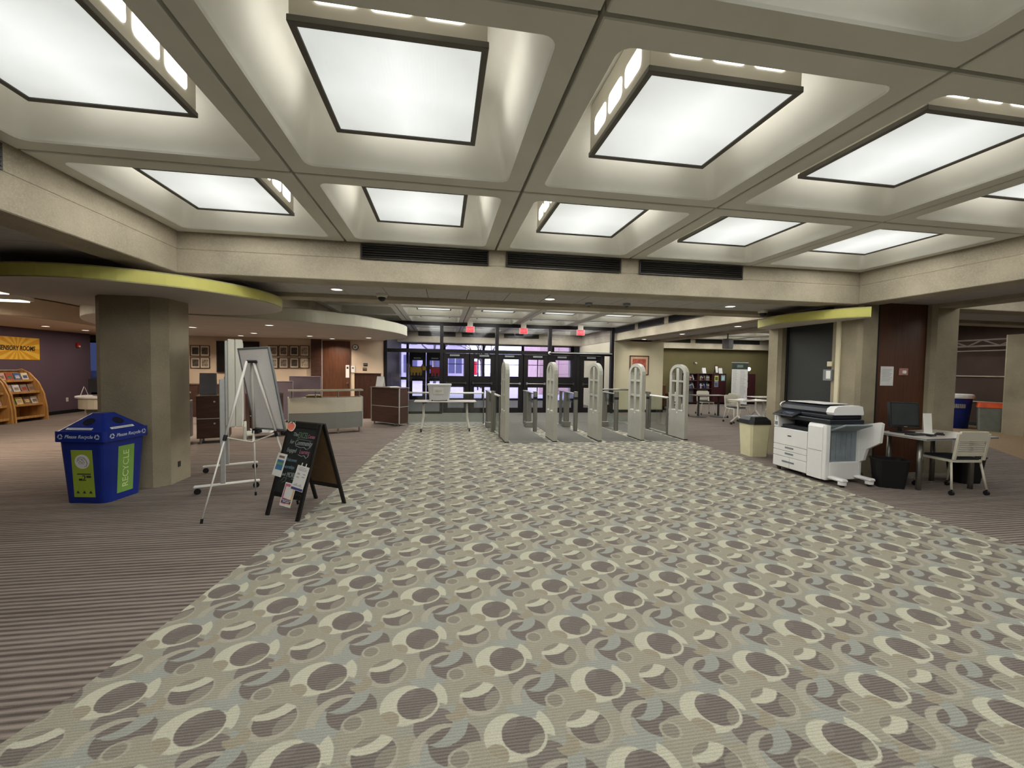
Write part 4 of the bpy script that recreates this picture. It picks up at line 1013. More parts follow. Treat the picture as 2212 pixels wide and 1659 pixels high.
aframe()
# ================================================================== RIGHT SIDE: WASTE BIN, COPIER, WORK TABLE
t = thing('waste_bin', 'beige waste bin with black lid left of the copier', 'trash can', (5.775, 6.99, 0), math.radians(-4))
M_BEBIN = mat('beige_bin', C(212, 205, 168), 0.5, var=0.03)
def oct_(h, c, k=1.0): return [(-h+c, -h), (h-c, -h), (h, -h+c), (h, h-c), (h-c, h), (-h+c, h), (-h, h-c), (-h, -h+c)]
MB().prism(oct_(0.165, 0.03), 0.0, 0.60, oct_(0.195, 0.035)).build('body', M_BEBIN, t)
lid = MB().prism(oct_(0.215, 0.05), 0.60, 0.675, oct_(0.208, 0.06)).prism(oct_(0.205, 0.06), 0.675, 0.735, oct_(0.15, 0.05)).build('lid', M_BLACK, t)
MB().box(-0.10, 0.10, -0.10, 0.10, 0.7355, 0.742, 0.003).build('opening_flap', mat('lid_grey', C(54, 54, 56), 0.4), lid)

# --- copier: front faces -x, local frame = world axes, origin at near-left base
def copier():
    t = thing('copier', 'large white office copier with finisher and paper drawers', 'copier', (5.33, 5.07, 0))
    M_CW = mat('copier_white', C(228, 226, 224), 0.45, var=0.015); M_CB = mat('copier_navy_black', C(30, 32, 40), 0.4)
    M_CG = mat('copier_blue_grey', C(128, 138, 144), 0.5); M_LINE = mat('seam_grey', C(140, 138, 138), 0.6)
    D = 0.60
    y0, y1 = 0.31, 0.95
    MB().box(0.02, D, y0, y1, 0.06, 0.685, 0.008).build('cabinet', M_CW, t)
    for z0, z1, nm in ((0.425, 0.678, 'front_door'), (0.332, 0.419, 'paper_drawer'), (0.240, 0.326, 'paper_drawer'), (0.07, 0.234, 'paper_drawer')):
        d = MB().box(0.0, 0.019, y0+0.004, y1-0.004, z0, z1, 0.004).build(nm, M_CW, t)
        if nm == 'front_door': MB().box(-0.004, -0.0005, 0.60, 0.67, 0.565, 0.583, 0.002).build('badge', M_INK, d)
        else:
            zc = (z0+z1)/2 + 0.01
            MB().box(-0.006, -0.0005, 0.53 if z1 < 0.3 else 0.55, 0.76 if z1 < 0.3 else 0.71, zc-0.013, zc+0.013, 0.004).build('handle', M_GREYP, d)
    MB().box(-0.002, -0.0002, 0.62, 0.623, 0.075, 0.23).build('drawer_split', M_LINE, t)
    # output cavity and its white corner column
    MB().box(0.05, D, y0, y1-0.09, 0.686, 0.70).build('output_floor', M_CB, t)
    MB().box(0.30, D, y0, y1-0.09, 0.701, 0.84).build('output_back', M_CB, t)
    MB().box(0.04, 0.30, y0+0.02, y1-0.12, 0.701, 0.745, 0.01).build('output_tray', M_CB, t)
    c = MB().box(0.0, D, y1-0.088, y1, 0.686, 0.885, 0.008).build('corner_column', M_CW, t)
    MB().box(-0.003, -0.0005, y1-0.05, y1-0.04, 0.80, 0.865).box(-0.003, -0.0005, y1-0.075, y1-0.02, 0.72, 0.775).build('marking', M_GREYP, c)
    # scanner deck, control panel, feeder
    MB().box(0.03, D, -0.02, y1-0.089, 0.841, 0.905, 0.01).build('scanner_deck', M_CB, t)
    p = MB(); p.X = Matrix.Translation((0.02, 0.70, 0.905)) @ Matrix.Rotation(math.radians(-22), 4, 'Y'); p.box(-0.07, 0.12, -0.16, 0.24, 0, 0.022, 0.006); cp = p.build('control_panel', M_CB, t)
    p = MB(); p.X = Matrix.Translation((0.02, 0.70, 0.905)) @ Matrix.Rotation(math.radians(-22), 4, 'Y'); p.box(-0.055, 0.09, -0.10, 0.12, 0.022, 0.024); p.build('touchscreen', mat('screen_dark', C(44, 50, 62), 0.15), cp)
    MB().box(0.10, D, 0.02, y1+0.0, 0.906, 0.965, 0.012).build('lid', M_CB, t)
    f = MB(); n = 7; prof = [(0.12, 0.966), (0.10, 1.0), (0.12, 1.055), (0.17, 1.085), (0.52, 1.10), (0.58, 1.085), (0.60, 1.0), (0.60, 0.966)]
    def xz(b, prof, ya, yb):
        k = len(prof); b.add([(x, ya, z) for x, z in prof] + [(x, yb, z) for x, z in prof], [tuple(range(k)), tuple(range(k, 2*k))[::-1]] + [(i, k+i, k+(i+1) % k, (i+1) % k) for i in range(k)])
        return b
    xz(MB(), prof, 0.12, y1-0.02).build('document_feeder', M_CB, t)
    xz(MB(), [(x+(0.0), z+0.004) for x, z in prof], 0.0, 0.119).build('feeder_end', M_CW, t)
    MB().box(0.16, 0.56, 0.20, 0.86, 1.1045, 1.114, 0.003).build('feeder_cover', M_CW, t)
    xz(MB(), [(0.105, 1.01), (0.095, 1.04), (0.125, 1.075), (0.17, 1.092), (0.18, 1.10), (0.11, 1.078), (0.085, 1.042)], y1-0.0195, y1-0.005).build('feeder_edge', M_CW, t)
    # finisher on the near side
    fy0, fy1 = 0.0, 0.302
    fb = xz(MB(), [(0.0, 0.05), (0.0, 0.79), (0.02, 0.83), (0.06, 0.84), (D, 0.84), (D, 0.05)], 0.06, fy1).build('finisher', M_CW, t)
    MB().box(-0.003, -0.0003, 0.062, fy1-0.002, 0.452, 0.457).build('door_gap', M_LINE, fb)
    for a in ((0.0, 0.07, 0.05, 0.83), (D-0.05, D, 0.05, 0.80), (0.07, D-0.05, 0.05, 0.30)): MB().box(a[0], a[1], 0.0, 0.0595, a[2], a[3], 0.006).build('finisher_frame', M_CW, t)
    MB().box(0.07, D-0.05, 0.045, 0.059, 0.301, 0.80).build('stacker_recess', M_CG, t)
    for k in range(5): MB().box(0.12+k*0.085, 0.13+k*0.085, 0.036, 0.0445, 0.33, 0.70, 0.002).build('stacker_rib', M_CG, t)
    tr = MB(); tr.X = Matrix.Translation((0, 0.03, 0.735)) @ Matrix.Rotation(math.radians(-24), 4, 'X'); tr.box(0.08, D-0.09, -0.27, 0.0, 0.0, 0.025, 0.006); tr.build('output_tray', M_CG, t)
    fin = MB(); poly = [(0.0, 0.30), (0.0, 0.83), (-0.06, 0.845), (-0.26, 0.90), (-0.30, 0.885), (-0.28, 0.62), (-0.10, 0.50), (-0.06, 0.34)]
    k = len(poly); fin.add([(D-0.05, y, z) for y, z in poly] + [(D-0.005, y, z) for y, z in poly], [tuple(range(k)), tuple(range(k, 2*k))[::-1]] + [(i, k+i, k+(i+1) % k, (i+1) % k) for i in range(k)]); fin.build('side_fin', M_CW, t)
    for x in (0.03, D-0.13):
        MB().box(x, x+0.10, -0.24, 0.0, 0.075, 0.115, 0.012).build('outrigger', M_CW, t)
        MB().cyl((x+0.05, -0.19, 0.035), (x+0.05, -0.19, 0.074), 0.05, n=14).build('outrigger_disc', M_CW, t)
        MB().cyl((x+0.03, -0.19, 0.022), (x+0.07, -0.19, 0.022), 0.022, n=12).build('caster', M_BLACK, t)
    for x, y in ((0.06, 0.40), (0.06, 0.88), (0.54, 0.40), (0.54, 0.88)): MB().cyl((x-0.012, y, 0.03), (x+0.012, y, 0.03), 0.03, n=12).build('caster', M_BLACK, t)
    MB().box(0.05, D-0.03, y0+0.02, y1-0.02, 0.045, 0.06).build('base_frame', M_BLACK, t)
copier()
t = thing('cable', 'loose dark cables on the carpet behind the copier', 'cable', (6.05, 5.2, 0))
b = MB()
for k in range(4):
    b.tube([(0.02*k, 0.0+0.05*k, 0.006), (0.06+0.03*k, 0.08, 0.02+0.02*k), (0.14, 0.02+0.04*k, 0.05*(k % 2)+0.006), (0.08+0.02*k, 0.16, 0.10+0.02*k), (0.13, 0.2, 0.20)], 0.006, 6)
b.build('cord', M_BLACK, t, smooth=True)

# --- work table with computer
TBL = [(6.09, 5.06), (6.11, 4.40), (7.36, 4.46), (7.30, 5.15)]
t = thing('work_table', 'pale computer table on round metal legs in front of the dark panel', 'table', (6.72, 4.76, 0))
MB().prism([(x-6.72, y-4.76) for x, y in TBL], 0.715, 0.742).build('tabletop', M_TABLE, t)
MB().prism([((x-6.72)*1.001, (y-4.76)*1.002) for x, y in TBL], 0.719, 0.738).build('edge_band', M_GREYP, t)
for x, y in ((6.37, 4.66), (6.36, 5.05), (7.18, 4.62), (7.12, 5.04)):
    MB().cyl((x-6.72, y-4.76, 0.0), (x-6.72, y-4.76, 0.715), 0.03, n=16).build('leg', M_STEEL, t, smooth=True)
MB().box(-0.32, 0.42, 0.10, 0.13, 0.66, 0.713, 0.004).build('crossbar', M_BLACK, t)
def on_table(name, label, cat, x, y, rz=0.0): return thing(name, label, cat, (x, y, 0.7425), rz)
t = on_table('monitor', 'black computer monitor turned on the work table', 'monitor', 6.42, 4.93, math.radians(4))
MB().prism(rrect(0.13, 0.09, 0.03, 3), 0, 0.018).build('base', M_BLACK, t)
MB().box(-0.03, 0.03, 0.02, 0.05, 0.018, 0.14, 0.004).build('neck', M_BLACK, t)
m = Matrix.Translation((0.02, 0.0, 0.245)) @ Matrix.Rotation(math.radians(-6), 4, 'X') @ Matrix.Rotation(math.radians(2), 4, 'Y')
b = MB(); b.X = m; b.box(-0.27, 0.27, -0.012, 0.03, -0.175, 0.18, 0.006); b.build('bezel', M_BLACK, t)
b = MB(); b.X = m; b.box(-0.25, 0.25, -0.0135, -0.0125, -0.14, 0.16); b.build('screen', mat('screen_grey', C(64, 68, 68), 0.25, var=0.03), t)
b = MB(); b.X = m; b.box(-0.03, 0.03, -0.0145, -0.0125, -0.168, -0.160); b.build('logo_strip', M_ALU, t)
t = on_table('keyboard', 'thin dark keyboard under the monitor', 'keyboard', 6.38, 4.70, math.radians(4))
MB().box(-0.16, 0.14, -0.06, 0.06, 0.0, 0.014, 0.004).build('case', M_BLACK, t)
for r in range(4): MB().box(-0.15, 0.13, -0.05+r*0.026, -0.032+r*0.026, 0.0141, 0.018, 0.002).build('key_row', M_DARK, t)
t = on_table('sign_stand', 'blank white L-shaped stand on the work table', 'sign holder', 6.735, 4.84, math.radians(-14))
MB().sheet([(-0.055, 0.0, 0.004), (0.055, 0.0, 0.004), (0.055, 0.03, 0.275), (-0.055, 0.03, 0.275)], 0.006).build('upright', M_WHITE, t)
MB().box(-0.15, 0.055, -0.13, -0.008, 0.0, 0.006, 0.002).build('foot_plate', M_WHITE, t)
t = on_table('computer_mouse', 'black computer mouse on the pale table', 'mouse', 6.68, 4.66, math.radians(-30))
MB().prism([(0.055*math.cos(2*PI*i/14), 0.032*math.sin(2*PI*i/14)) for i in range(14)], 0.0, 0.015).prism([(0.052*math.cos(2*PI*i/14), 0.030*math.sin(2*PI*i/14)) for i in range(14)], 0.015, 0.034, [(0.03*math.cos(2*PI*i/14), 0.016*math.sin(2*PI*i/14)) for i in range(14)]).build('body', M_BLACK, t, smooth=False)
MB().cyl((0.03, -0.004, 0.03), (0.03, 0.004, 0.03), 0.008, n=8).build('wheel', M_DARK, t)
t = on_table('card_reader', 'small black box beside the mouse', 'device', 6.43, 4.58, 0.1)
MB().box(-0.05, 0.05, -0.03, 0.03, 0.0, 0.022, 0.004).build('case', M_BLACK, t)
MB().box(-0.03, 0.03, -0.031, -0.0302, 0.008, 0.012).build('slot', M_GREYP, t)

# --- white slatted chair on casters; local +y is the sitter's front
M_CHW = mat('chair_shell', C(206, 200, 182), 0.5, var=0.02); M_SEATF = mat('seat_fabric', C(40, 42, 48), 0.9)
def make_chair(loc, rz, label, group):
    t = thing('task_chair', label, 'chair', loc, rz, group)
    # seat
    MB().prism(rrect(0.225, 0.215, 0.06, 4), 0.425, 0.455).build('seat_frame', M_CHW, t)
    MB().prism(rrect(0.20, 0.195, 0.05, 4), 0.4555, 0.475).build('seat', M_SEATF, t)
    # backrest: two uprights, head panel, slats, lumbar frame
    def bm(): b = MB(); b.X = Matrix.Translation((0, -0.205, 0.455)) @ Matrix.Rotation(math.radians(8), 4, 'X'); return b
    for s in (-1, 1):
        b = bm(); b.box(s*0.205-0.02, s*0.205+0.02, -0.018, 0.012, 0.0, 0.36, 0.006); b.build('back_upright', M_CHW, t)
    b = bm(); b.prism([(-0.215, -0.016), (0.215, -0.016), (0.215, 0.010), (-0.215, 0.010)], 0.255, 0.385, [(-0.185, -0.016), (0.185, -0.016), (0.185, 0.010), (-0.185, 0.010)]); b.build('backrest', M_CHW, t)
    for k in range(5):
        b = bm(); b.box(-0.186, 0.186, -0.012, 0.006, 0.118+k*0.027, 0.136+k*0.027, 0.004); b.build('slat', M_CHW, t)
    b = bm(); b.box(-0.186, 0.186, -0.014, 0.008, 0.055, 0.11, 0.005); b.build('lower_band', M_CHW, t)
    for sx in (-1, 1):
        for sy in (-1, 1):
            f = (sx*0.245, sy*0.235)
            leg = MB().tube([(sx*0.205, sy*0.18, 0.424), (f[0], f[1], 0.075)], 0.013, 8).build('leg', M_CHW, t, smooth=True)
            MB().cyl((f[0]-0.014, f[1], 0.03), (f[0]+0.014, f[1], 0.03), 0.03, n=12).cyl((f[0], f[1], 0.03), (f[0], f[1], 0.078), 0.010, n=8).build('caster', M_BLACK, leg)
    return t
make_chair((6.80, 4.60, 0), math.radians(-6), 'cream slatted chair on casters at the computer table', 'cream slatted chairs')
M_BIN = mat('black_bin', C(18, 18, 19), 0.5)
for (x, y, rz, label) in ((6.13, 4.85, -0.52, 'black rectangular waste basket under the left of the computer table'), (7.55, 4.93, -0.1, 'black rectangular waste basket right of the cream chair')):
    t = thing('waste_basket', label, 'trash can', (x, y, 0), rz)
    lo = rrect(0.15, 0.105, 0.04, 3); hi = rrect(0.19, 0.14, 0.05, 3); n = len(lo)
    b = MB(); li = rrect(0.145, 0.10, 0.04, 3); hii = rrect(0.178, 0.128, 0.05, 3)
    b.add([(p[0], p[1], 0.0) for p in lo] + [(p[0], p[1], 0.385) for p in hi] + [(p[0], p[1], 0.385) for p in hii] + [(p[0], p[1], 0.02) for p in li],
          [tuple(range(n))[::-1]] + [(k*n+i, k*n+(i+1) % n, (k+1)*n+(i+1) % n, (k+1)*n+i) for k in range(3) for i in range(n)] + [tuple(range(3*n, 4*n))])
    b.build('tub', M_BIN, t)
    r1 = rrect(0.198, 0.148, 0.05, 3)
    MB().add([(p[0], p[1], 0.372) for p in r1] + [(p[0], p[1], 0.39) for p in r1] + [(p[0], p[1], 0.39) for p in hii] + [(p[0], p[1], 0.372) for p in hii], [(k*n+i, k*n+(i+1) % n, (k+1) % 4*n+(i+1) % n, (k+1) % 4*n+i) for k in range(4) for i in range(n)]).build('rim', M_BIN, t)
t = thing('wall_notice', 'white printed notice on the brown wood panel', 'notice', (6.845, 5.5195, 1.53))
MB().box(-0.12, 0.12, -0.002, 0, -0.15, 0.15).build('sheet', M_PAPER, t)
b = MB()
for k in range(9): b.box(-0.09, 0.09-0.02*(k % 3), -0.0026, -0.0021, 0.10-k*0.022, 0.106-k*0.022)
b.build('print', mat('faint_print', C(168, 166, 166), 0.8), t)
t = thing('alarm_pull', 'small pinkish alarm plate on the brown wood panel', 'fire alarm', (7.145, 5.5195, 1.60))
MB().box(-0.085, 0.085, -0.012, 0, -0.055, 0.055, 0.004).build('plate', mat('pink_plate', C(176, 128, 116), 0.5), t)
MB().box(-0.03, 0.03, -0.03, -0.0125, -0.03, 0.02, 0.004).build('handle', M_PAPER, t)

# --- far right: bins, column, truss
t = thing('recycling_barrel', 'round blue barrel with white lid at the far right', 'recycling bin', (14.97, 10.15, 0))
MB().lathe([(0.33, 0.0), (0.40, 0.86), (0.41, 0.88)], 24).build('body', M_BLUE, t, smooth=True)
MB().lathe([(0.44, 0.88), (0.45, 0.92), (0.44, 0.985), (0.40, 1.0)], 24).build('lid', M_WHITE, t)
b = MB()
for k in range(7):
    a = math.radians(215 + k*6); b.box(0.374*math.cos(a)-0.025, 0.374*math.cos(a)+0.025, 0.374*math.sin(a)-0.025, 0.374*math.sin(a)+0.025, 0.60, 0.72)
b.build('label_patch', mat('patch_grey', C(150, 142, 140), 0.7), t)
t = thing('orange_lid_bin', 'grey bin with bright orange lid beside the blue barrel', 'trash can', (15.17, 9.42, 0), math.radians(38))
MB().prism(rrect(0.20, 0.21, 0.03, 2), 0, 0.66, rrect(0.225, 0.235, 0.03, 2)).build('body', mat('bin_grey', C(122, 126, 118), 0.6), t)
MB().prism(rrect(0.245, 0.255, 0.03, 2), 0.66, 0.79, rrect(0.22, 0.23, 0.03, 2)).build('lid', M_ORANGE, t)
o = MB().prism(chamfer(14.95, 8.62, 0.27, 0.27, 0.06), 0, 2.64).build('column', M_CONC2); tag(o, 'slim concrete column in front of the brown wall at the right frame edge', 'column')
t = thing('roof_truss', 'open steel truss under the dark ceiling at the far right', 'truss', (15.7, 8.0, 2.30))
def strut(a, c, r=0.022): MB().tube([a, c], r, 6).build('strut', mat('truss_steel', C(112, 100, 92), 0.6), t)
MB().tube([(0, -3, 0.12), (0, 3.2, 0.12)], 0.03, 6).build('bottom_chord', mat('truss_steel', C(112, 100, 92), 0.6), t); MB().tube([(0, -3, 0.30), (0, 3.2, 0.30)], 0.026, 6).build('top_chord', MATS['truss_steel'], t)
for k in range(8): strut((0, -2.9+k*0.75, 0.12), (0, -2.5+k*0.75, 0.30)); strut((0, -2.5+k*0.75, 0.30), (0, -2.15+k*0.75, 0.12))
t = thing('blue_window', 'narrow blue-lit window beyond the right concrete pillar', 'window', (17.8, 12.05, 0))
MB().box(-0.6, 0.6, -0.004, 0.004, 0.95, 2.3).build('pane', emitter('window_daylight', (0.40, 0.46, 0.80, 1), 0.75), t)
for a in ((-0.65, -0.6, 0.9, 2.35), (0.6, 0.65, 0.9, 2.35), (-0.6, 0.6, 0.9, 0.95), (-0.6, 0.6, 2.3, 2.35)): MB().box(a[0], a[1], -0.03, 0.03, a[2], a[3], 0.004).build('frame', M_BRONZE, t)
MB().box(-0.65, 0.65, -0.03, 0.03, 0.0, 0.899).build('spandrel', M_BRONZE, t)
# ================================================================== SERVICE DESK AND BACK WALL
def frame_of(p0, p1):
    d = Vector((p1[0]-p0[0], p1[1]-p0[1], 0)); return (p0[0], p0[1], 0), math.atan2(d.y, d.x), d.length
M_DESKW = mat('desk_white', C(192, 184, 164), 0.5, var=0.02); M_DESKG = mat('desk_grey', C(122, 122, 116), 0.5, var=0.02)
def desk_run(p0, p1, label, bow=0.0):
    loc, rz, L = frame_of(p0, p1)
    t = thing('service_desk', label, 'desk', loc, rz, 'service desk sections')
    n = 8
    def arc(off): return [(L*i/n, -bow*math.sin(PI*i/n)+off) for i in range(n+1)]
    def strip(name, z0, z1, m, f=0.0, th=0.03):
        a = arc(f); c = arc(f+th)[::-1]; return MB().prism(a + c, z0, z1).build(name, m, t)
    strip('upper_panel', 0.49, 0.83, M_DESKW); strip('lower_panel', 0.12, 0.485, M_DESKG)
    strip('inner_shelf', 0.80, 0.825, M_KWOOD, 0.03, 0.40)
    strip('back_body', 0.12, 0.79, M_KWOOD, 0.05, 0.30)
    strip('glass_counter', 0.978, 1.01, M_COUNTER, -0.06, 0.34)
    for k in range(4):
        x = 0.08 + (L-0.16)*k/3; y = -bow*math.sin(PI*x/L)+0.03
        MB().cyl((x, y, 0.825), (x, y, 0.985), 0.014, n=8).build('standoff', M_STEEL, t)
        MB().cyl((x, y, 0.0), (x, y, 0.12), 0.02, n=8).build('foot', M_STEEL, t)
    for x in (0.006, L-0.006): MB().box(x-0.01, x+0.01, -0.008, 0.36, 0.12, 0.84, 0.003).build('end_panel', M_ALU, t)
    return t
desk_run((-3.36, 9.88), (-1.87, 10.38), 'white and grey service desk with a glass counter left of the kiosk', 0.10)
desk_run((-5.9, 8.72), (-4.86, 8.93), 'white and grey service desk section partly behind the concrete column', 0.04)
def pedestal(p0, p1, label):
    loc, rz, L = frame_of(p0, p1)
    t = thing('drawer_unit', label, 'drawer unit', loc, rz)
    MB().box(0, L, 0.02, 0.45, 0.10, 0.93, 0.004).build('body', M_DWOOD, t)
    for z0, z1 in ((0.12, 0.48), (0.50, 0.91)):
        d = MB().box(0.012, L-0.012, 0.0, 0.0195, z0, z1, 0.004).build('drawer', M_KWOOD, t)
        MB().cyl((L*0.55, -0.02, z1-0.09), (L*0.55, -0.0005, z1-0.09), 0.016, n=10).build('knob', M_ALU, d)
    MB().box(0, L, -0.004, 0.0, 0.483, 0.497).build('trim', M_ALU, t)
    MB().box(-0.01, L+0.01, -0.02, 0.47, 0.931, 0.95, 0.004).build('top', M_GLASSG, t)
    for x in (0.06, L-0.06):
        for y in (0.06, 0.40): MB().cyl((x, y, 0.0), (x, y, 0.10), 0.02, n=8).build('foot', M_STEEL, t)
pedestal((-4.70, 8.96), (-4.20, 9.14), 'dark wood drawer unit between the column and the whiteboard')
pedestal((-3.95, 9.45), (-3.42, 9.80), 'dark wood drawer unit beside the white service desk')
def partition(x0, x1, y, z, label):
    t = thing('desk_partition', label, 'partition', ((x0+x1)/2, y, 0))
    w = (x1-x0)/2
    MB().prism([(-w, -0.03), (w, -0.03), (w, 0.03), (-w, 0.03)], 0.06, z).build('panel', M_LAV, t)
    MB().box(-w, w, -0.035, 0.035, z, z+0.015, 0.004).build('cap', M_LAV, t)
    for x in (-w+0.1, w-0.1): MB().box(x-0.03, x+0.03, -0.15, 0.15, 0.0, 0.06, 0.004).build('foot', M_DARK, t)
partition(-5.35, -4.05, 12.3, 1.10, 'lower lavender partition behind the service desk')
partition(-4.22, -3.40, 12.55, 1.235, 'taller lavender partition behind the service desk')
t = thing('office_chair', 'dark high-backed office chair behind the service desk', 'chair', (-5.95, 11.9, 0), 0.15)
MB().prism(rrect(0.20, 0.035, 0.03, 3), 0.62, 1.32, rrect(0.185, 0.035, 0.03, 3)).build('backrest', M_SEATF, t)
MB().prism(rrect(0.24, 0.23, 0.06, 3, 0, 0.25), 0.44, 0.52).build('seat', M_SEATF, t)
MB().box(-0.03, 0.03, -0.02, 0.03, 0.42, 0.64, 0.004).cyl((0, 0.25, 0.08), (0, 0.25, 0.44), 0.03).build('post', M_BLACK, t)
for k in range(5):
    a = 2*PI*k/5; MB().tube([(0, 0.25, 0.09), (0.28*math.cos(a), 0.25+0.28*math.sin(a), 0.06)], 0.02, 6).cyl((0.28*math.cos(a)-0.02, 0.25+0.28*math.sin(a), 0.028), (0.28*math.cos(a)+0.02, 0.25+0.28*math.sin(a), 0.028), 0.028).build('base_arm', M_BLACK, t)
t = thing('back_counter', 'dark low counter along the picture wall', 'cabinet', (-6.4, 13.75, 0))
MB().box(-2.4, 1.2, -0.25, 0.25, 0.0, 0.92, 0.004).build('body', M_DWOOD, t)
MB().box(-2.42, 1.22, -0.27, 0.27, 0.921, 0.96, 0.004).build('worktop', M_KWOOD, t)
for k in range(6): MB().box(-2.38+k*0.6, -1.82+k*0.6, -0.268, -0.251, 0.08, 0.9, 0.004).build('door', M_KWOOD, t)
t = thing('wall_screen', 'dark wall-mounted screen behind the easel', 'screen', (-6.24, 14.2, 1.78))
MB().box(-0.60, 0.60, -0.06, -0.002, -0.48, 0.48, 0.008).build('bezel', M_BLACK, t)
MB().box(-0.57, 0.57, -0.062, -0.0602, -0.45, 0.45).build('glass', mat('screen_off', C(30, 24, 24), 0.2), t)
pk = 0
def picture(x, z, label, tone):
    t = thing('framed_picture', label, 'picture', (x, 14.2, z), 0, 'framed pictures on the back wall')
    for a in ((-0.14, 0.14, 0.15, 0.17), (-0.14, 0.14, -0.17, -0.15), (-0.14, -0.122, -0.15, 0.15), (0.122, 0.14, -0.15, 0.15)): MB().box(a[0], a[1], -0.03, -0.002, a[2], a[3], 0.003).build('frame', M_DWOOD, t)
    MB().box(-0.122, 0.122, -0.012, -0.002, -0.15, 0.15).build('mount', mat('mount_board', C(206, 194, 174), 0.8), t)
    MB().box(-0.085, 0.085, -0.0135, -0.0122, -0.105, 0.105).build('print', mat('photo_print_%d' % tone, C(tone, int(tone*0.92), int(tone*0.82)), 0.7, var=0.35, scale=18), t)
tones = [70, 96, 88, 150, 140, 120, 76, 170, 160, 130, 84, 196]
pos = [(-7.44, 1.945), (-7.18, 1.948), (-7.44, 1.58), (-7.18, 1.582), (-5.246, 1.99), (-4.944, 1.996), (-4.63, 2.002), (-4.326, 2.009), (-5.246, 1.614), (-4.944, 1.619), (-4.63, 1.624), (-4.326, 1.629)]
for i, (x, z) in enumerate(pos):
    if i < 4: lb = 'small framed picture left of the dark screen, %s row, %s one' % (('upper', 'lower')[i//2], ('left', 'right')[i % 2])
    else: lb = 'small framed picture between screen and wood door, %s row, %s from left' % (('upper', 'lower')[(i-4)//4], ORD[(i-4) % 4])
    picture(x, z, lb, tones[i])
t = thing('wall_clock', 'round wall clock on the beige wall left of the entrance', 'clock', (-2.79, 14.2, 2.16))
b = MB(); b.X = Matrix.Rotation(PI/2, 4, 'X'); b.prism([(0.095*math.cos(2*PI*i/28), 0.095*math.sin(2*PI*i/28)) for i in range(28)], 0.0, 0.03); b.build('rim', M_BLACK, t)
b = MB(); b.X = Matrix.Rotation(PI/2, 4, 'X'); b.prism([(0.078*math.cos(2*PI*i/28), 0.078*math.sin(2*PI*i/28)) for i in range(28)], 0.03, 0.032); b.build('face', M_PAPER, t)
MB().box(-0.005, 0.005, -0.036, -0.033, -0.005, 0.06).box(-0.045, 0.005, -0.036, -0.033, -0.005, 0.005).cyl((0, -0.036, 0), (0, -0.033, 0), 0.02).build('hands', M_BLACK, t)
for x, z, w, lb in ((-2.477, 1.60, 0.13, 'upper'), (-2.50, 1.455, 0.125, 'lower')):
    t = thing('wall_plaque', 'small dark plaque on the beige wall, %s of two' % lb, 'plaque', (x, 14.2, z))
    MB().box(-w/2, w/2, -0.012, -0.001, -0.05, 0.05, 0.003).build('plate', M_KWOOD if lb == 'lower' else M_DARK, t)
    MB().box(-w/2+0.012, w/2-0.012, -0.0128, -0.0122, 0.005, 0.018).build('print', M_ALU, t)
t = thing('thermostat', 'white control box beside the wood door', 'thermostat', (-2.86, 14.2, 1.46))
MB().box(-0.06, 0.06, -0.04, -0.001, -0.12, 0.10, 0.006).build('case', M_WHITE, t); MB().box(-0.03, 0.03, -0.043, -0.0405, 0.0, 0.06).build('display', M_GREYP, t)
t = thing('door_notice', 'white notice on the wood door edge', 'notice', (-3.02, 14.14, 1.38))
MB().box(-0.055, 0.055, -0.004, 0, -0.2, 0.2).build('sheet', M_PAPER, t); MB().box(-0.03, 0.03, -0.005, -0.0042, 0.08, 0.15).build('print', M_INK, t)
t = thing('wall_divider', 'dark wood half-height divider between the beige wall and the entrance', 'partition', (-2.2, 13.0, 0))
MB().box(-0.375, 0.375, -0.04, 0.04, 0.0, 1.33, 0.004).build('panel', M_DWOOD, t); MB().box(-0.385, 0.385, -0.05, 0.05, 1.331, 1.35, 0.003).build('cap', M_KWOOD, t)
t = thing('counter_items', 'yellow tray on the inner shelf of the service desk', 'tray', (-2.95, 10.33, 0.826), 0.3)
MB().box(-0.16, 0.16, -0.10, 0.10, 0.0, 0.04, 0.006).build('tray', mat('yellow_tray', C(170, 146, 60), 0.5), t); MB().box(-0.12, 0.12, -0.07, 0.07, 0.041, 0.05).build('paper', M_PAPER, t)

# ================================================================== FAR LEFT: PURPLE WALL AREA
t = thing('wall_banner', 'yellow sunburst banner on the purple wall', 'banner', (-11.2, 13.19, 1.895), PI/2)
MB().box(-0.63, 0.63, -0.008, -0.001, -0.30, 0.30).build('panel', mat('banner_gold', C(226, 160, 30), 0.6, var=0.03), t)
rays = mat('banner_ray', C(240, 196, 70), 0.6, var=0.03)
for k in range(14):
    a0 = 2*PI*k/14; a1 = a0 + PI/14
    def edge(a):
        c, s_ = math.cos(a), math.sin(a); r = min(0.625/abs(c) if abs(c) > 1e-6 else 9, 0.295/abs(s_) if abs(s_) > 1e-6 else 9); return (r*c, r*s_)
    p, q = edge(a0), edge(a1)
    MB().sheet([(0, -0.0085, 0), (p[0], -0.0085, p[1]), (q[0], -0.0085, q[1])], 0.0015).build('ray', rays, t)
text('SENSORY ROOMS', 0.17, M_BLACK, t, (0.0, -0.0115, 0.0), (PI/2, 0, 0), bold=0.005, shear=0.15, squash=0.72)
t = thing('fire_alarm', 'red fire alarm strobe on the purple wall', 'fire alarm', (-11.2, 15.07, 2.07), PI/2)
MB().box(-0.06, 0.06, -0.05, -0.001, -0.07, 0.07, 0.006).build('case', M_RED, t); MB().box(-0.03, 0.03, -0.07, -0.051, -0.06, -0.01, 0.004).build('strobe', M_WHITE, t)
t = thing('wall_outlet', 'white outlet low on the purple wall', 'outlet', (-11.2, 14.66, 0.415), PI/2)
MB().box(-0.04, 0.04, -0.008, -0.001, -0.06, 0.06, 0.003).build('plate', M_WHITE, t)
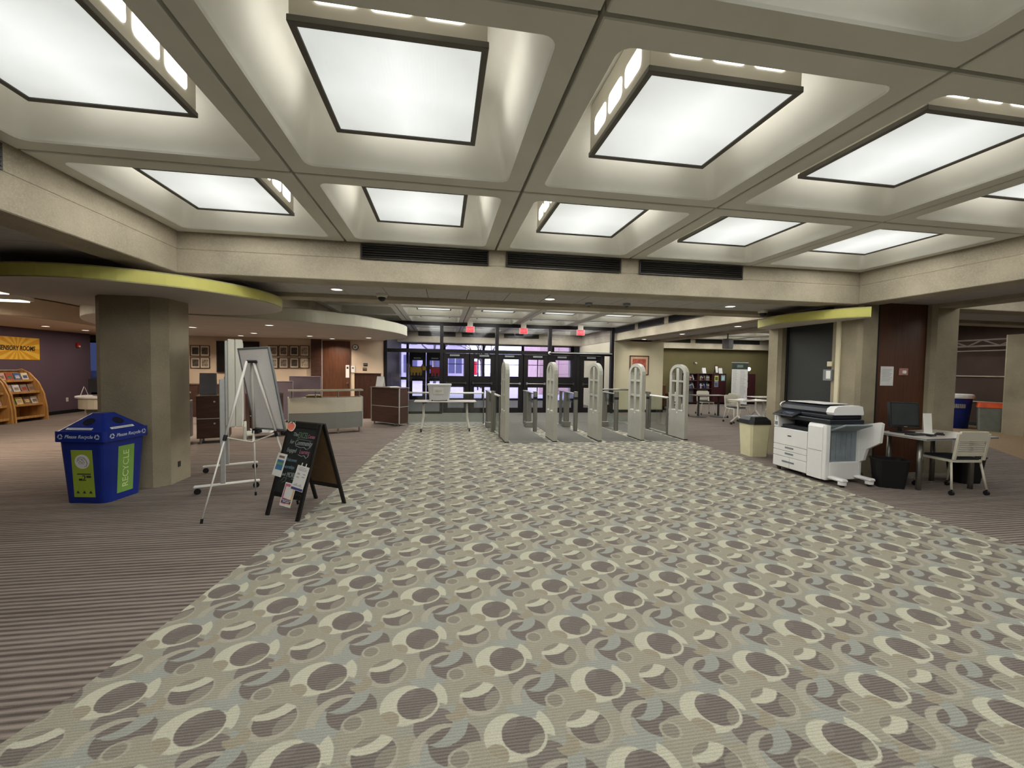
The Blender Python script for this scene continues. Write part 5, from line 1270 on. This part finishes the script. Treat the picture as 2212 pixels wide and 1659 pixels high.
for z in (-0.025, 0.025): MB().box(-0.015, 0.015, -0.010, -0.0085, z-0.014, z+0.014, 0.002).build('socket', M_OFFW, t)
bookcol = [(70, 120, 80), (210, 190, 110), (120, 96, 84), (200, 196, 190), (150, 140, 136), (206, 200, 196), (130, 116, 104), (140, 110, 90), (196, 164, 160), (170, 60, 50), (60, 90, 140), (220, 210, 180)]
cname = ['green', 'pale yellow', 'brown', 'white', 'grey', 'off-white', 'taupe', 'russet', 'pink', 'red', 'blue', 'cream']
def display_shelf(y0, label, nm):
    # curved-side book display, back to the purple wall, faces +x
    t = thing('book_display', label, 'bookshelf', (-11.15, y0, 0))
    prof = [(0.0, 0.0), (0.66, 0.0), (0.64, 0.35), (0.58, 0.70), (0.46, 1.0), (0.26, 1.25), (0.06, 1.36), (0.0, 1.36)]
    for y in (0.0, 0.86):
        k = len(prof); b = MB(); b.add([(x, y, z) for x, z in prof] + [(x, y+0.04, z) for x, z in prof], [tuple(range(k)), tuple(range(k, 2*k))[::-1]] + [(i, k+i, k+(i+1) % k, (i+1) % k) for i in range(k)]); b.build('side_panel', M_LWOOD, t)
    MB().box(0.0, 0.02, 0.04, 0.86, 0.05, 1.33).build('back_panel', M_LWOOD, t)
    for z, d in ((0.08, 0.60), (0.40, 0.56), (0.72, 0.50), (1.02, 0.36)):
        MB().box(0.02, d, 0.04, 0.86, z, z+0.02, 0.003).build('shelf', M_LWOOD, t)
        MB().box(d-0.015, d, 0.04, 0.86, z+0.02, z+0.06, 0.003).build('shelf_lip', M_LWOOD, t)
    MB().box(0.05, 0.07, 0.04, 0.86, 1.31, 1.33, 0.003).build('top_rail', M_ALU, t)
    n = 0
    for row, (z, d) in enumerate(((0.42, 0.54), (0.74, 0.48), (1.04, 0.34))):
        for k in range(4):
            i = (row*4+k+(0 if nm == 'right' else 5)) % 12
            o = thing('picture_book', '%s picture book on the %s shelf of the %s display, %s along' % (cname[i], ('lower', 'middle', 'top')[row], nm, ORD[k]), 'book', (-11.15+d-0.05, y0+0.07+k*0.20, z), 0, 'picture books on display')
            b = MB(); b.X = Matrix.Rotation(math.radians(-18), 4, 'Y'); b.box(-0.018, 0, 0, 0.17, 0, 0.22, 0.002); b.build('cover', mat('book_%d' % i, C(*bookcol[i]), 0.6, var=0.15, scale=14), o)
            b = MB(); b.X = Matrix.Rotation(math.radians(-18), 4, 'Y'); b.box(0.0002, 0.001, 0.03, 0.14, 0.07, 0.15); b.build('cover_art', mat('book_art_%d' % ((i*5) % 12), C(*bookcol[(i*5+3) % 12]), 0.6, var=0.3, scale=30), o)
display_shelf(12.27, 'curved wooden book display under the banner, right one', 'right')
display_shelf(11.33, 'curved wooden book display under the banner, left one', 'left')
t = thing('info_desk', 'small white curved desk beside the purple wall', 'desk', (-8.75, 12.75, 0))
def curved(z0, z1, r0, r1, a0, a1, m, nm):
    p = [(r1*math.cos(a0+(a1-a0)*i/12), r1*math.sin(a0+(a1-a0)*i/12)) for i in range(13)] + [(r0*math.cos(a1-(a1-a0)*i/12), r0*math.sin(a1-(a1-a0)*i/12)) for i in range(13)]
    MB().prism(p, z0, z1).build(nm, m, t)
a0, a1 = math.radians(165), math.radians(330)
curved(0.64, 0.68, 0.10, 0.66, a0, a1, M_WHITE, 'top'); curved(0.36, 0.64, 0.56, 0.60, a0, a1, M_DESKW, 'apron'); curved(0.20, 0.36, 0.56, 0.60, a0, a0+0.25, M_DESKW, 'leg_panel'); curved(0.0, 0.36, 0.40, 0.44, a0, a1, M_GREYP, 'plinth')
t = thing('sign_stand', 'white leaflet stand on the small curved desk', 'sign holder', (-9.22, 12.46, 0.681), -0.9)
MB().sheet([(-0.1, 0, 0), (0.1, 0, 0), (0.1, 0.07, 0.24), (-0.1, 0.07, 0.24)], 0.004).build('leaflet', M_PAPER, t); MB().sheet([(-0.1, 0.15, 0), (0.1, 0.15, 0), (0.1, 0.085, 0.22), (-0.1, 0.085, 0.22)], 0.004).build('prop', M_PAPER, t)
t = thing('monitor', 'dark monitor edge on the small curved desk', 'monitor', (-8.90, 12.60, 0.681), 1.2)
MB().box(-0.22, 0.22, -0.02, 0.02, 0.10, 0.46, 0.006).build('bezel', M_BLACK, t); MB().box(-0.03, 0.03, -0.015, 0.015, 0.012, 0.1).build('neck', M_BLACK, t); MB().box(-0.1, 0.1, -0.07, 0.07, 0, 0.012, 0.003).build('base', M_BLACK, t)

# ================================================================== RIGHT BACK: READING AREA
t = thing('framed_picture', 'red toned framed picture on the cream wall beside the entrance', 'picture', (7.12, 14.5, 1.735))
for a in ((-0.375, 0.375, 0.325, 0.355), (-0.375, 0.375, -0.355, -0.325), (-0.375, -0.345, -0.325, 0.325), (0.345, 0.375, -0.325, 0.325)): MB().box(a[0], a[1], -0.035, -0.002, a[2], a[3], 0.004).build('frame', M_MAROON, t)
MB().box(-0.345, 0.345, -0.014, -0.002, -0.325, 0.325).build('mount', mat('buff_mount', C(206, 170, 140), 0.8), t)
MB().box(-0.26, 0.26, -0.016, -0.0142, -0.22, 0.24).build('print', mat('brick_print', C(176, 92, 76), 0.7, var=0.25, scale=9), t)
M_SHB = mat('shelf_back_grey', C(116, 116, 118), 0.8)
def bookcase(x0, x1, label, books, closed=False):
    t = thing('bookcase', label, 'bookcase', (x0, 17.9, 0)); W = x1-x0
    MB().box(0.0, W, 0.30, 0.34, 0.0, 1.43).build('back', M_SHB, t)
    for x in (0, W-0.03): MB().box(x, x+0.03, 0.0, 0.30, 0.0, 1.43, 0.003).build('side', M_MAROON, t)
    for z in (0.08, 0.72, 1.10, 1.43): MB().box(0.0, W, 0.0, 0.34, z-0.015, z+0.015, 0.003).build('shelf', M_MAROON, t)
    if closed:
        MB().box(0.03, W-0.03, -0.02, -0.001, 0.1, 1.41, 0.004).build('end_panel', M_MAROON, t)
    cols = [(196, 200, 206), (110, 90, 80), (70, 80, 110), (180, 160, 80), (96, 40, 44), (150, 150, 140)]
    nm = ['pale', 'brown', 'slate blue', 'ochre', 'wine red', 'grey']
    for row, z in enumerate(books):
        x = 0.06 + 0.1*random.random(); k = 0
        while x < W*0.8 and k < 9:
            th = 0.03+0.035*random.random(); h = 0.20+0.07*random.random(); i = random.randrange(6); ang = (0.35 if k % 4 == 3 else 0.0)
            o = thing('book', '%s book on the %s shelf of the %s, %s from left' % (nm[i], ('upper', 'lower')[row], label.split(',')[0].replace('dark open ', ''), ORD[k]), 'book', (x0+x+(0.09 if ang else 0), 17.97, z+0.0155 + (0.0 if not ang else 0.0)), 0, 'books on the dark bookcases')
            b = MB(); b.X = Matrix.Rotation(-ang, 4, 'Y') @ Matrix.Translation((0, 0, 0)); b.box(0, th, 0, 0.16, 0.0 if not ang else 0.02, h, 0.002); b.build('cover', mat('spine_%d' % i, C(*cols[i]), 0.6), o)
            b = MB(); b.X = Matrix.Rotation(-ang, 4, 'Y'); b.box(0.004, th-0.004, -0.0015, -0.0002, h*0.6, h*0.75); b.build('spine_label', M_PAPER, o)
            x += th + (0.12 if ang else 0.006); k += 1
    return t
bookcase(10.95, 11.75, 'dark open bookcase left, nearest the cream wall', (1.10, 0.72))
bookcase(11.76, 12.50, 'dark open bookcase middle, left of the white banner', (1.10, 0.72))
bookcase(12.51, 13.2, 'dark closed bookcase end with posted notices left of the banner', (), True)
bookcase(13.85, 14.75, 'dark closed bookcase end with notices right of the banner', (), True)
M_POST = [mat('post_yellow', C(200, 196, 110), 0.8), mat('post_teal', C(130, 190, 200), 0.8), mat('post_slate', C(130, 140, 160), 0.8), M_PAPER]
for i, (x, z, k, lb) in enumerate(((12.68, 1.22, 0, 'yellow notice, upper left on the dark bookcase end'), (13.02, 1.24, 1, 'teal bordered notice, upper right on the dark bookcase end'), (12.67, 0.95, 2, 'slate blue notice, lower left on the dark bookcase end'), (14.22, 1.24, 2, 'grey notice, upper on the bookcase end right of the banner'), (14.22, 0.93, 3, 'white notice, lower on the bookcase end right of the banner'))):
    t = thing('posted_notice', lb, 'notice', (x, 17.877, z))
    MB().box(-0.10, 0.10, -0.003, 0, -0.13, 0.13).build('sheet', M_POST[k], t); MB().box(-0.07, 0.07, -0.0038, -0.0031, -0.09, 0.07).build('print', mat('notice_print_%d' % k, C(*((90, 100, 60), (210, 220, 220), (90, 96, 120), (150, 150, 156))[k]), 0.8, var=0.2, scale=20), t)
for i, (x, s) in enumerate(((11.15, 0), (12.1, 1), (12.95, 1), (13.9, 0))):
    if s: t = thing('display_card', 'white display card on top of the dark bookcases, %s' % ('left one' if i == 1 else 'right one'), 'card', (x, 17.95, 1.446), 0.2)
    else: t = thing('display_card', 'small crumpled white paper on the bookcase top, %s' % ('left one' if i == 0 else 'right one'), 'paper', (x, 17.95, 1.446), 0.2)
    h = 0.26 if s else 0.09
    MB().sheet([(-0.11, 0, 0), (0.11, 0, 0), (0.11, 0.05, h), (-0.11, 0.05, h)], 0.004).build('card', M_PAPER, t); MB().sheet([(-0.1, 0.12, 0), (0.1, 0.12, 0), (0.1, 0.06, h*0.9), (-0.1, 0.06, h*0.9)], 0.004).build('back_leaf', M_PAPER, t)
t = thing('framed_notice', 'dark bordered picture stand leaning on the bookcase top', 'picture', (12.78, 18.0, 1.446), 0.15)
MB().sheet([(-0.1, 0, 0), (0.1, 0, 0), (0.1, 0.07, 0.40), (-0.1, 0.07, 0.40)], 0.012).build('frame', M_MAROON, t); MB().sheet([(-0.07, -0.003, 0.04), (0.07, -0.003, 0.04), (0.07, 0.055, 0.36), (-0.07, 0.055, 0.36)], 0.004).build('print', M_PAPER, t); MB().sheet([(-0.02, 0.2, 0), (0.02, 0.2, 0), (0.02, 0.085, 0.33), (-0.02, 0.085, 0.33)], 0.004).build('prop', M_MAROON, t)
t = thing('banner_stand', 'tall white printed banner stand before the dark bookcases', 'banner', (13.36, 17.2, 0))
MB().box(-0.40, 0.40, -0.006, 0.006, 0.06, 1.66).build('sheet', M_PAPER, t)
MB().box(-0.40, 0.40, -0.008, 0.008, 1.661, 1.95).build('header', mat('banner_green', C(58, 70, 60), 0.6), t)
MB().box(-0.15, 0.15, -0.0095, -0.0082, 1.74, 1.86).build('header_print', mat('banner_pale', C(120, 136, 126), 0.7), t)
MB().box(-0.42, 0.42, -0.10, 0.10, 0.0, 0.06, 0.008).build('base', M_ALU, t); MB().box(-0.42, 0.42, -0.012, 0.012, 1.951, 1.975, 0.003).build('top_rail', M_ALU, t)
b = MB()
for k in range(22):
    z = 1.58-k*0.058
    b.box(-0.36, -0.36+0.24*(0.6+0.4*random.random()), -0.0068, -0.0061, z, z+0.018); b.box(0.02, 0.02+0.32*(0.6+0.4*random.random()), -0.0068, -0.0061, z, z+0.018)
b.build('print', mat('pale_grey_print', C(178, 178, 182), 0.8), t)
t = thing('wall_lamp', 'small spot lamp on the olive wall', 'lamp', (11.95, 18.56, 1.95))
MB().cyl((0, -0.001, 0), (0, -0.03, 0), 0.04).build('base', M_DARK, t); MB().cyl((0.02, -0.03, 0), (0.06, -0.11, -0.02), 0.03, 0.045).build('head', M_OFFW, t)
t = thing('desk_lamp', 'small lit lamp beside the concrete pillar in the reading area', 'lamp', (14.50, 18.05, 1.446))
MB().lathe([(0.05, 0.0), (0.05, 0.015), (0.012, 0.02), (0.012, 0.14)], 12).build('stand', M_DARK, t); MB().lathe([(0.02, 0.14), (0.075, 0.19), (0.085, 0.25), (0.06, 0.31), (0.01, 0.33)], 14).build('globe', emitter('globe_glow', (1, 0.96, 0.88, 1), 1.4), t, smooth=True)
t = thing('speaker', 'grey loudspeaker hung from the side aisle ceiling', 'speaker', (7.75, 10.5, 2.30), 0.3)
MB().box(-0.11, 0.11, -0.10, 0.10, -0.12, 0.16, 0.02).build('cabinet', mat('speaker_grey', C(124, 116, 116), 0.6), t); MB().box(-0.09, 0.09, -0.105, -0.101, -0.10, 0.14, 0.002).build('grille', M_GREYP, t); MB().cyl((0, 0, 0.16), (0, 0, 0.30), 0.015).build('bracket', M_DARK, t)
# tables and chairs
def pedestal_table(x, y, w, d, label, top=M_KWOOD):
    t = thing('pedestal_table', label, 'table', (x, y, 0))
    MB().box(-w/2, w/2, -d/2, d/2, 0.715, 0.745, 0.006).build('tabletop', top, t)
    for s in (-1, 1):
        MB().cyl((s*w*0.3, 0, 0.02), (s*w*0.3, 0, 0.714), 0.035, n=12).build('column', M_DARK, t); MB().lathe([(0.27, 0.0), (0.26, 0.02), (0.06, 0.035)], 20, (s*w*0.3, 0)).build('base', M_DARK, t)
pedestal_table(8.95, 13.0, 1.25, 0.65, 'brown pedestal table behind the rightmost gate')
def nesting_table(x, y, rz, label):
    t = thing('nesting_table', label, 'table', (x, y, 0), rz)
    MB().box(-0.55, 0.55, -0.32, 0.32, 0.715, 0.742, 0.006).build('tabletop', M_TABLE, t)
    for s in (-0.42, 0.42):
        MB().tube([(s, 0, 0.712), (s, 0, 0.28)], 0.03, 10).tube([(s, 0.02, 0.30), (s, -0.26, 0.085)], 0.026, 8).tube([(s, -0.02, 0.30), (s, 0.26, 0.085)], 0.026, 8).build('leg', M_OFFW, t)
        for y_ in (-0.26, 0.26): MB().cyl((s-0.016, y_, 0.034), (s+0.016, y_, 0.034), 0.034, n=12).cyl((s, y_, 0.034), (s, y_, 0.085), 0.012, n=8).build('caster', M_BLACK, t)
nesting_table(8.82, 10.85, 0.05, 'white legged nesting table beyond the beige waste bin')
nesting_table(10.6, 12.3, 0.0, 'far nesting table in front of the dark bookcases')
make_chair((8.02, 13.30, 0), math.radians(-60), 'cream chair at the brown pedestal table, left end', 'cream slatted chairs')
make_chair((9.35, 13.75, 0), math.radians(170), 'cream chair on the far side of the brown pedestal table', 'cream slatted chairs')
make_chair((8.85, 11.50, 0), math.radians(180), 'cream chair on the far side of the nesting table', 'cream slatted chairs')
make_chair((9.80, 11.0, 0), math.radians(95), 'cream chair at the right end of the nesting table', 'cream slatted chairs')
make_chair((9.7, 12.45, 0), math.radians(-80), 'cream chair at the left end of the far nesting table', 'cream slatted chairs')
t = thing('open_binder', 'open white binder on the nesting table', 'binder', (8.62, 10.85, 0.7425), 0.1)
for s in (-1, 1):
    b = MB(); b.X = Matrix.Rotation(s*0.12, 4, 'Y'); b.box(0.004*s, 0.22*s, -0.14, 0.14, 0.03, 0.038, 0.002); b.build('page', M_PAPER, t)
MB().box(-0.22, 0.22, -0.145, 0.145, 0.0, 0.008, 0.002).build('cover', M_WHITE, t)
t = thing('armchair', 'brown upholstered armchair beside the cream wall', 'chair', (8.75, 15.6, 0), 0.3)
M_UPH = mat('brown_upholstery', C(92, 56, 30), 0.85)
MB().box(-0.33, 0.33, -0.32, 0.26, 0.14, 0.46, 0.03).build('seat', M_UPH, t); MB().box(-0.33, 0.33, 0.18, 0.33, 0.46, 0.98, 0.04).build('backrest', M_UPH, t)
for s in (-1, 1):
    MB().box(s*0.33, s*0.42, -0.32, 0.30, 0.14, 0.64, 0.03).build('armrest', M_UPH, t)
    for y_ in (-0.27, 0.25): MB().cyl((s*0.3, y_, 0), (s*0.3, y_, 0.14), 0.02).build('leg', M_DARK, t)

# ================================================================== OUTSIDE
gr = tag(MB().box(-60, 60, 20.4, 120, -0.14, -0.02).build('ground', mat('plaza_paving', C(176, 172, 180), 0.9, var=0.06, scale=0.7)), kind='structure')
M_PINK = mat('pink_stone', C(206, 176, 170), 0.85, var=0.05, scale=1.2); M_BLDG = mat('grey_brick_far', C(186, 182, 200), 0.85, var=0.08, scale=0.6); M_WIN = mat('window_far', C(84, 88, 118), 0.3)
def building(x0, x1, y0, h, m, label, nx, nz, wz=1.4):
    t = thing('building', label, 'building', ((x0+x1)/2, y0, 0)); W = x1-x0
    MB().box(-W/2, W/2, 0, 6, -0.02, h).build('facade', m, t)
    MB().box(-W/2-0.2, W/2+0.2, -0.25, 6.2, h, h+0.35, 0.02).build('cornice', m, t)
    for i in range(nx):
        for k in range(nz):
            x = -W/2 + W*(i+0.5)/nx; z = 0.9+k*3.0
            wdw = MB().box(x-W/nx*0.3, x+W/nx*0.3, -0.04, -0.005, z, z+wz, 0.01).build('window', M_WIN, t)
            MB().box(x-0.04, x+0.04, -0.06, -0.0405, z, z+wz).build('mullion', M_OFFW, wdw)
building(-26, 2.5, 46, 11, M_BLDG, 'grey building across the plaza behind the left doors', 12, 3, 1.9)
building(7.5, 24, 33, 8, M_PINK, 'pink stone building outside behind the right doors', 6, 2, 1.6)
t = thing('garden_wall', 'pink stone wall panel outside right of the doors', 'wall', (7.4, 25.0, 0))
for k in range(5): MB().box(-1.6, -0.4, k*0.0+0.0, 0.4, -0.02+k*0.62, 0.59+k*0.62, 0.02).box(-0.38, 1.6, 0.0, 0.4, -0.02+k*0.62, 0.59+k*0.62, 0.02).build('stone_course', M_PINK, t)
t = thing('street_banner', 'red banner on a post outside the second door', 'banner', (2.06, 29.0, 0))
MB().cyl((0.32, 0, 0), (0.32, 0, 3.2), 0.05, n=10).build('post', M_DARK, t); MB().box(-0.16, 0.26, -0.03, 0.03, 1.05, 1.95, 0.01).build('banner', mat('banner_red', C(226, 40, 60), 0.6), t); MB().box(-0.32, 0.32, -0.02, 0.02, 1.951, 1.99).build('arm', M_DARK, t)
def bare_tree(x, y, h, label, seed):
    rnd = random.Random(seed); t = thing('bare_tree', label, 'tree', (x, y, -0.02)); M_BARK = mat('bark', C(92, 84, 92), 0.9)
    MB().tube([(0, 0, 0), (0.05, 0, h*0.2), (0.0, 0.04, h*0.42)], 0.11, 8).build('trunk', M_BARK, t)
    b = MB()
    def br(p, d, L, r, lv):
        e = p + d*L; b.tube([p, p.lerp(e, 0.5)+Vector((rnd.uniform(-.06, .06), 0, rnd.uniform(0, .06)))*L, e], r, 5)
        if lv:
            for _ in range(3):
                nd = (d + Vector((rnd.uniform(-.8, .8), rnd.uniform(-.8, .8), rnd.uniform(-.15, .5)))).normalized(); br(e, nd, L*0.66, r*0.6, lv-1)
    for k in range(4): br(Vector((0, 0.03, h*0.40)), Vector((math.cos(k*1.6)*.7, math.sin(k*1.6)*.7, .75)).normalized(), h*0.22, 0.055, 3)
    b.build('branches', M_BARK, t)
bare_tree(-0.6, 30, 5.5, 'bare tree outside behind the left transom glass', 3)
bare_tree(2.9, 32, 5.0, 'bare tree outside behind the middle doors', 5)
t = thing('garden_bench', 'pale bench outside the second door', 'bench', (-0.2, 27.5, -0.02))
for k in range(4): MB().box(-0.8, 0.8, -0.2+k*0.11, -0.11+k*0.11, 0.42, 0.46, 0.006).build('slat', M_OFFW, t)
for s in (-0.65, 0.65): MB().box(s-0.04, s+0.04, -0.18, 0.2, 0, 0.42, 0.006).build('leg', M_DARK, t)
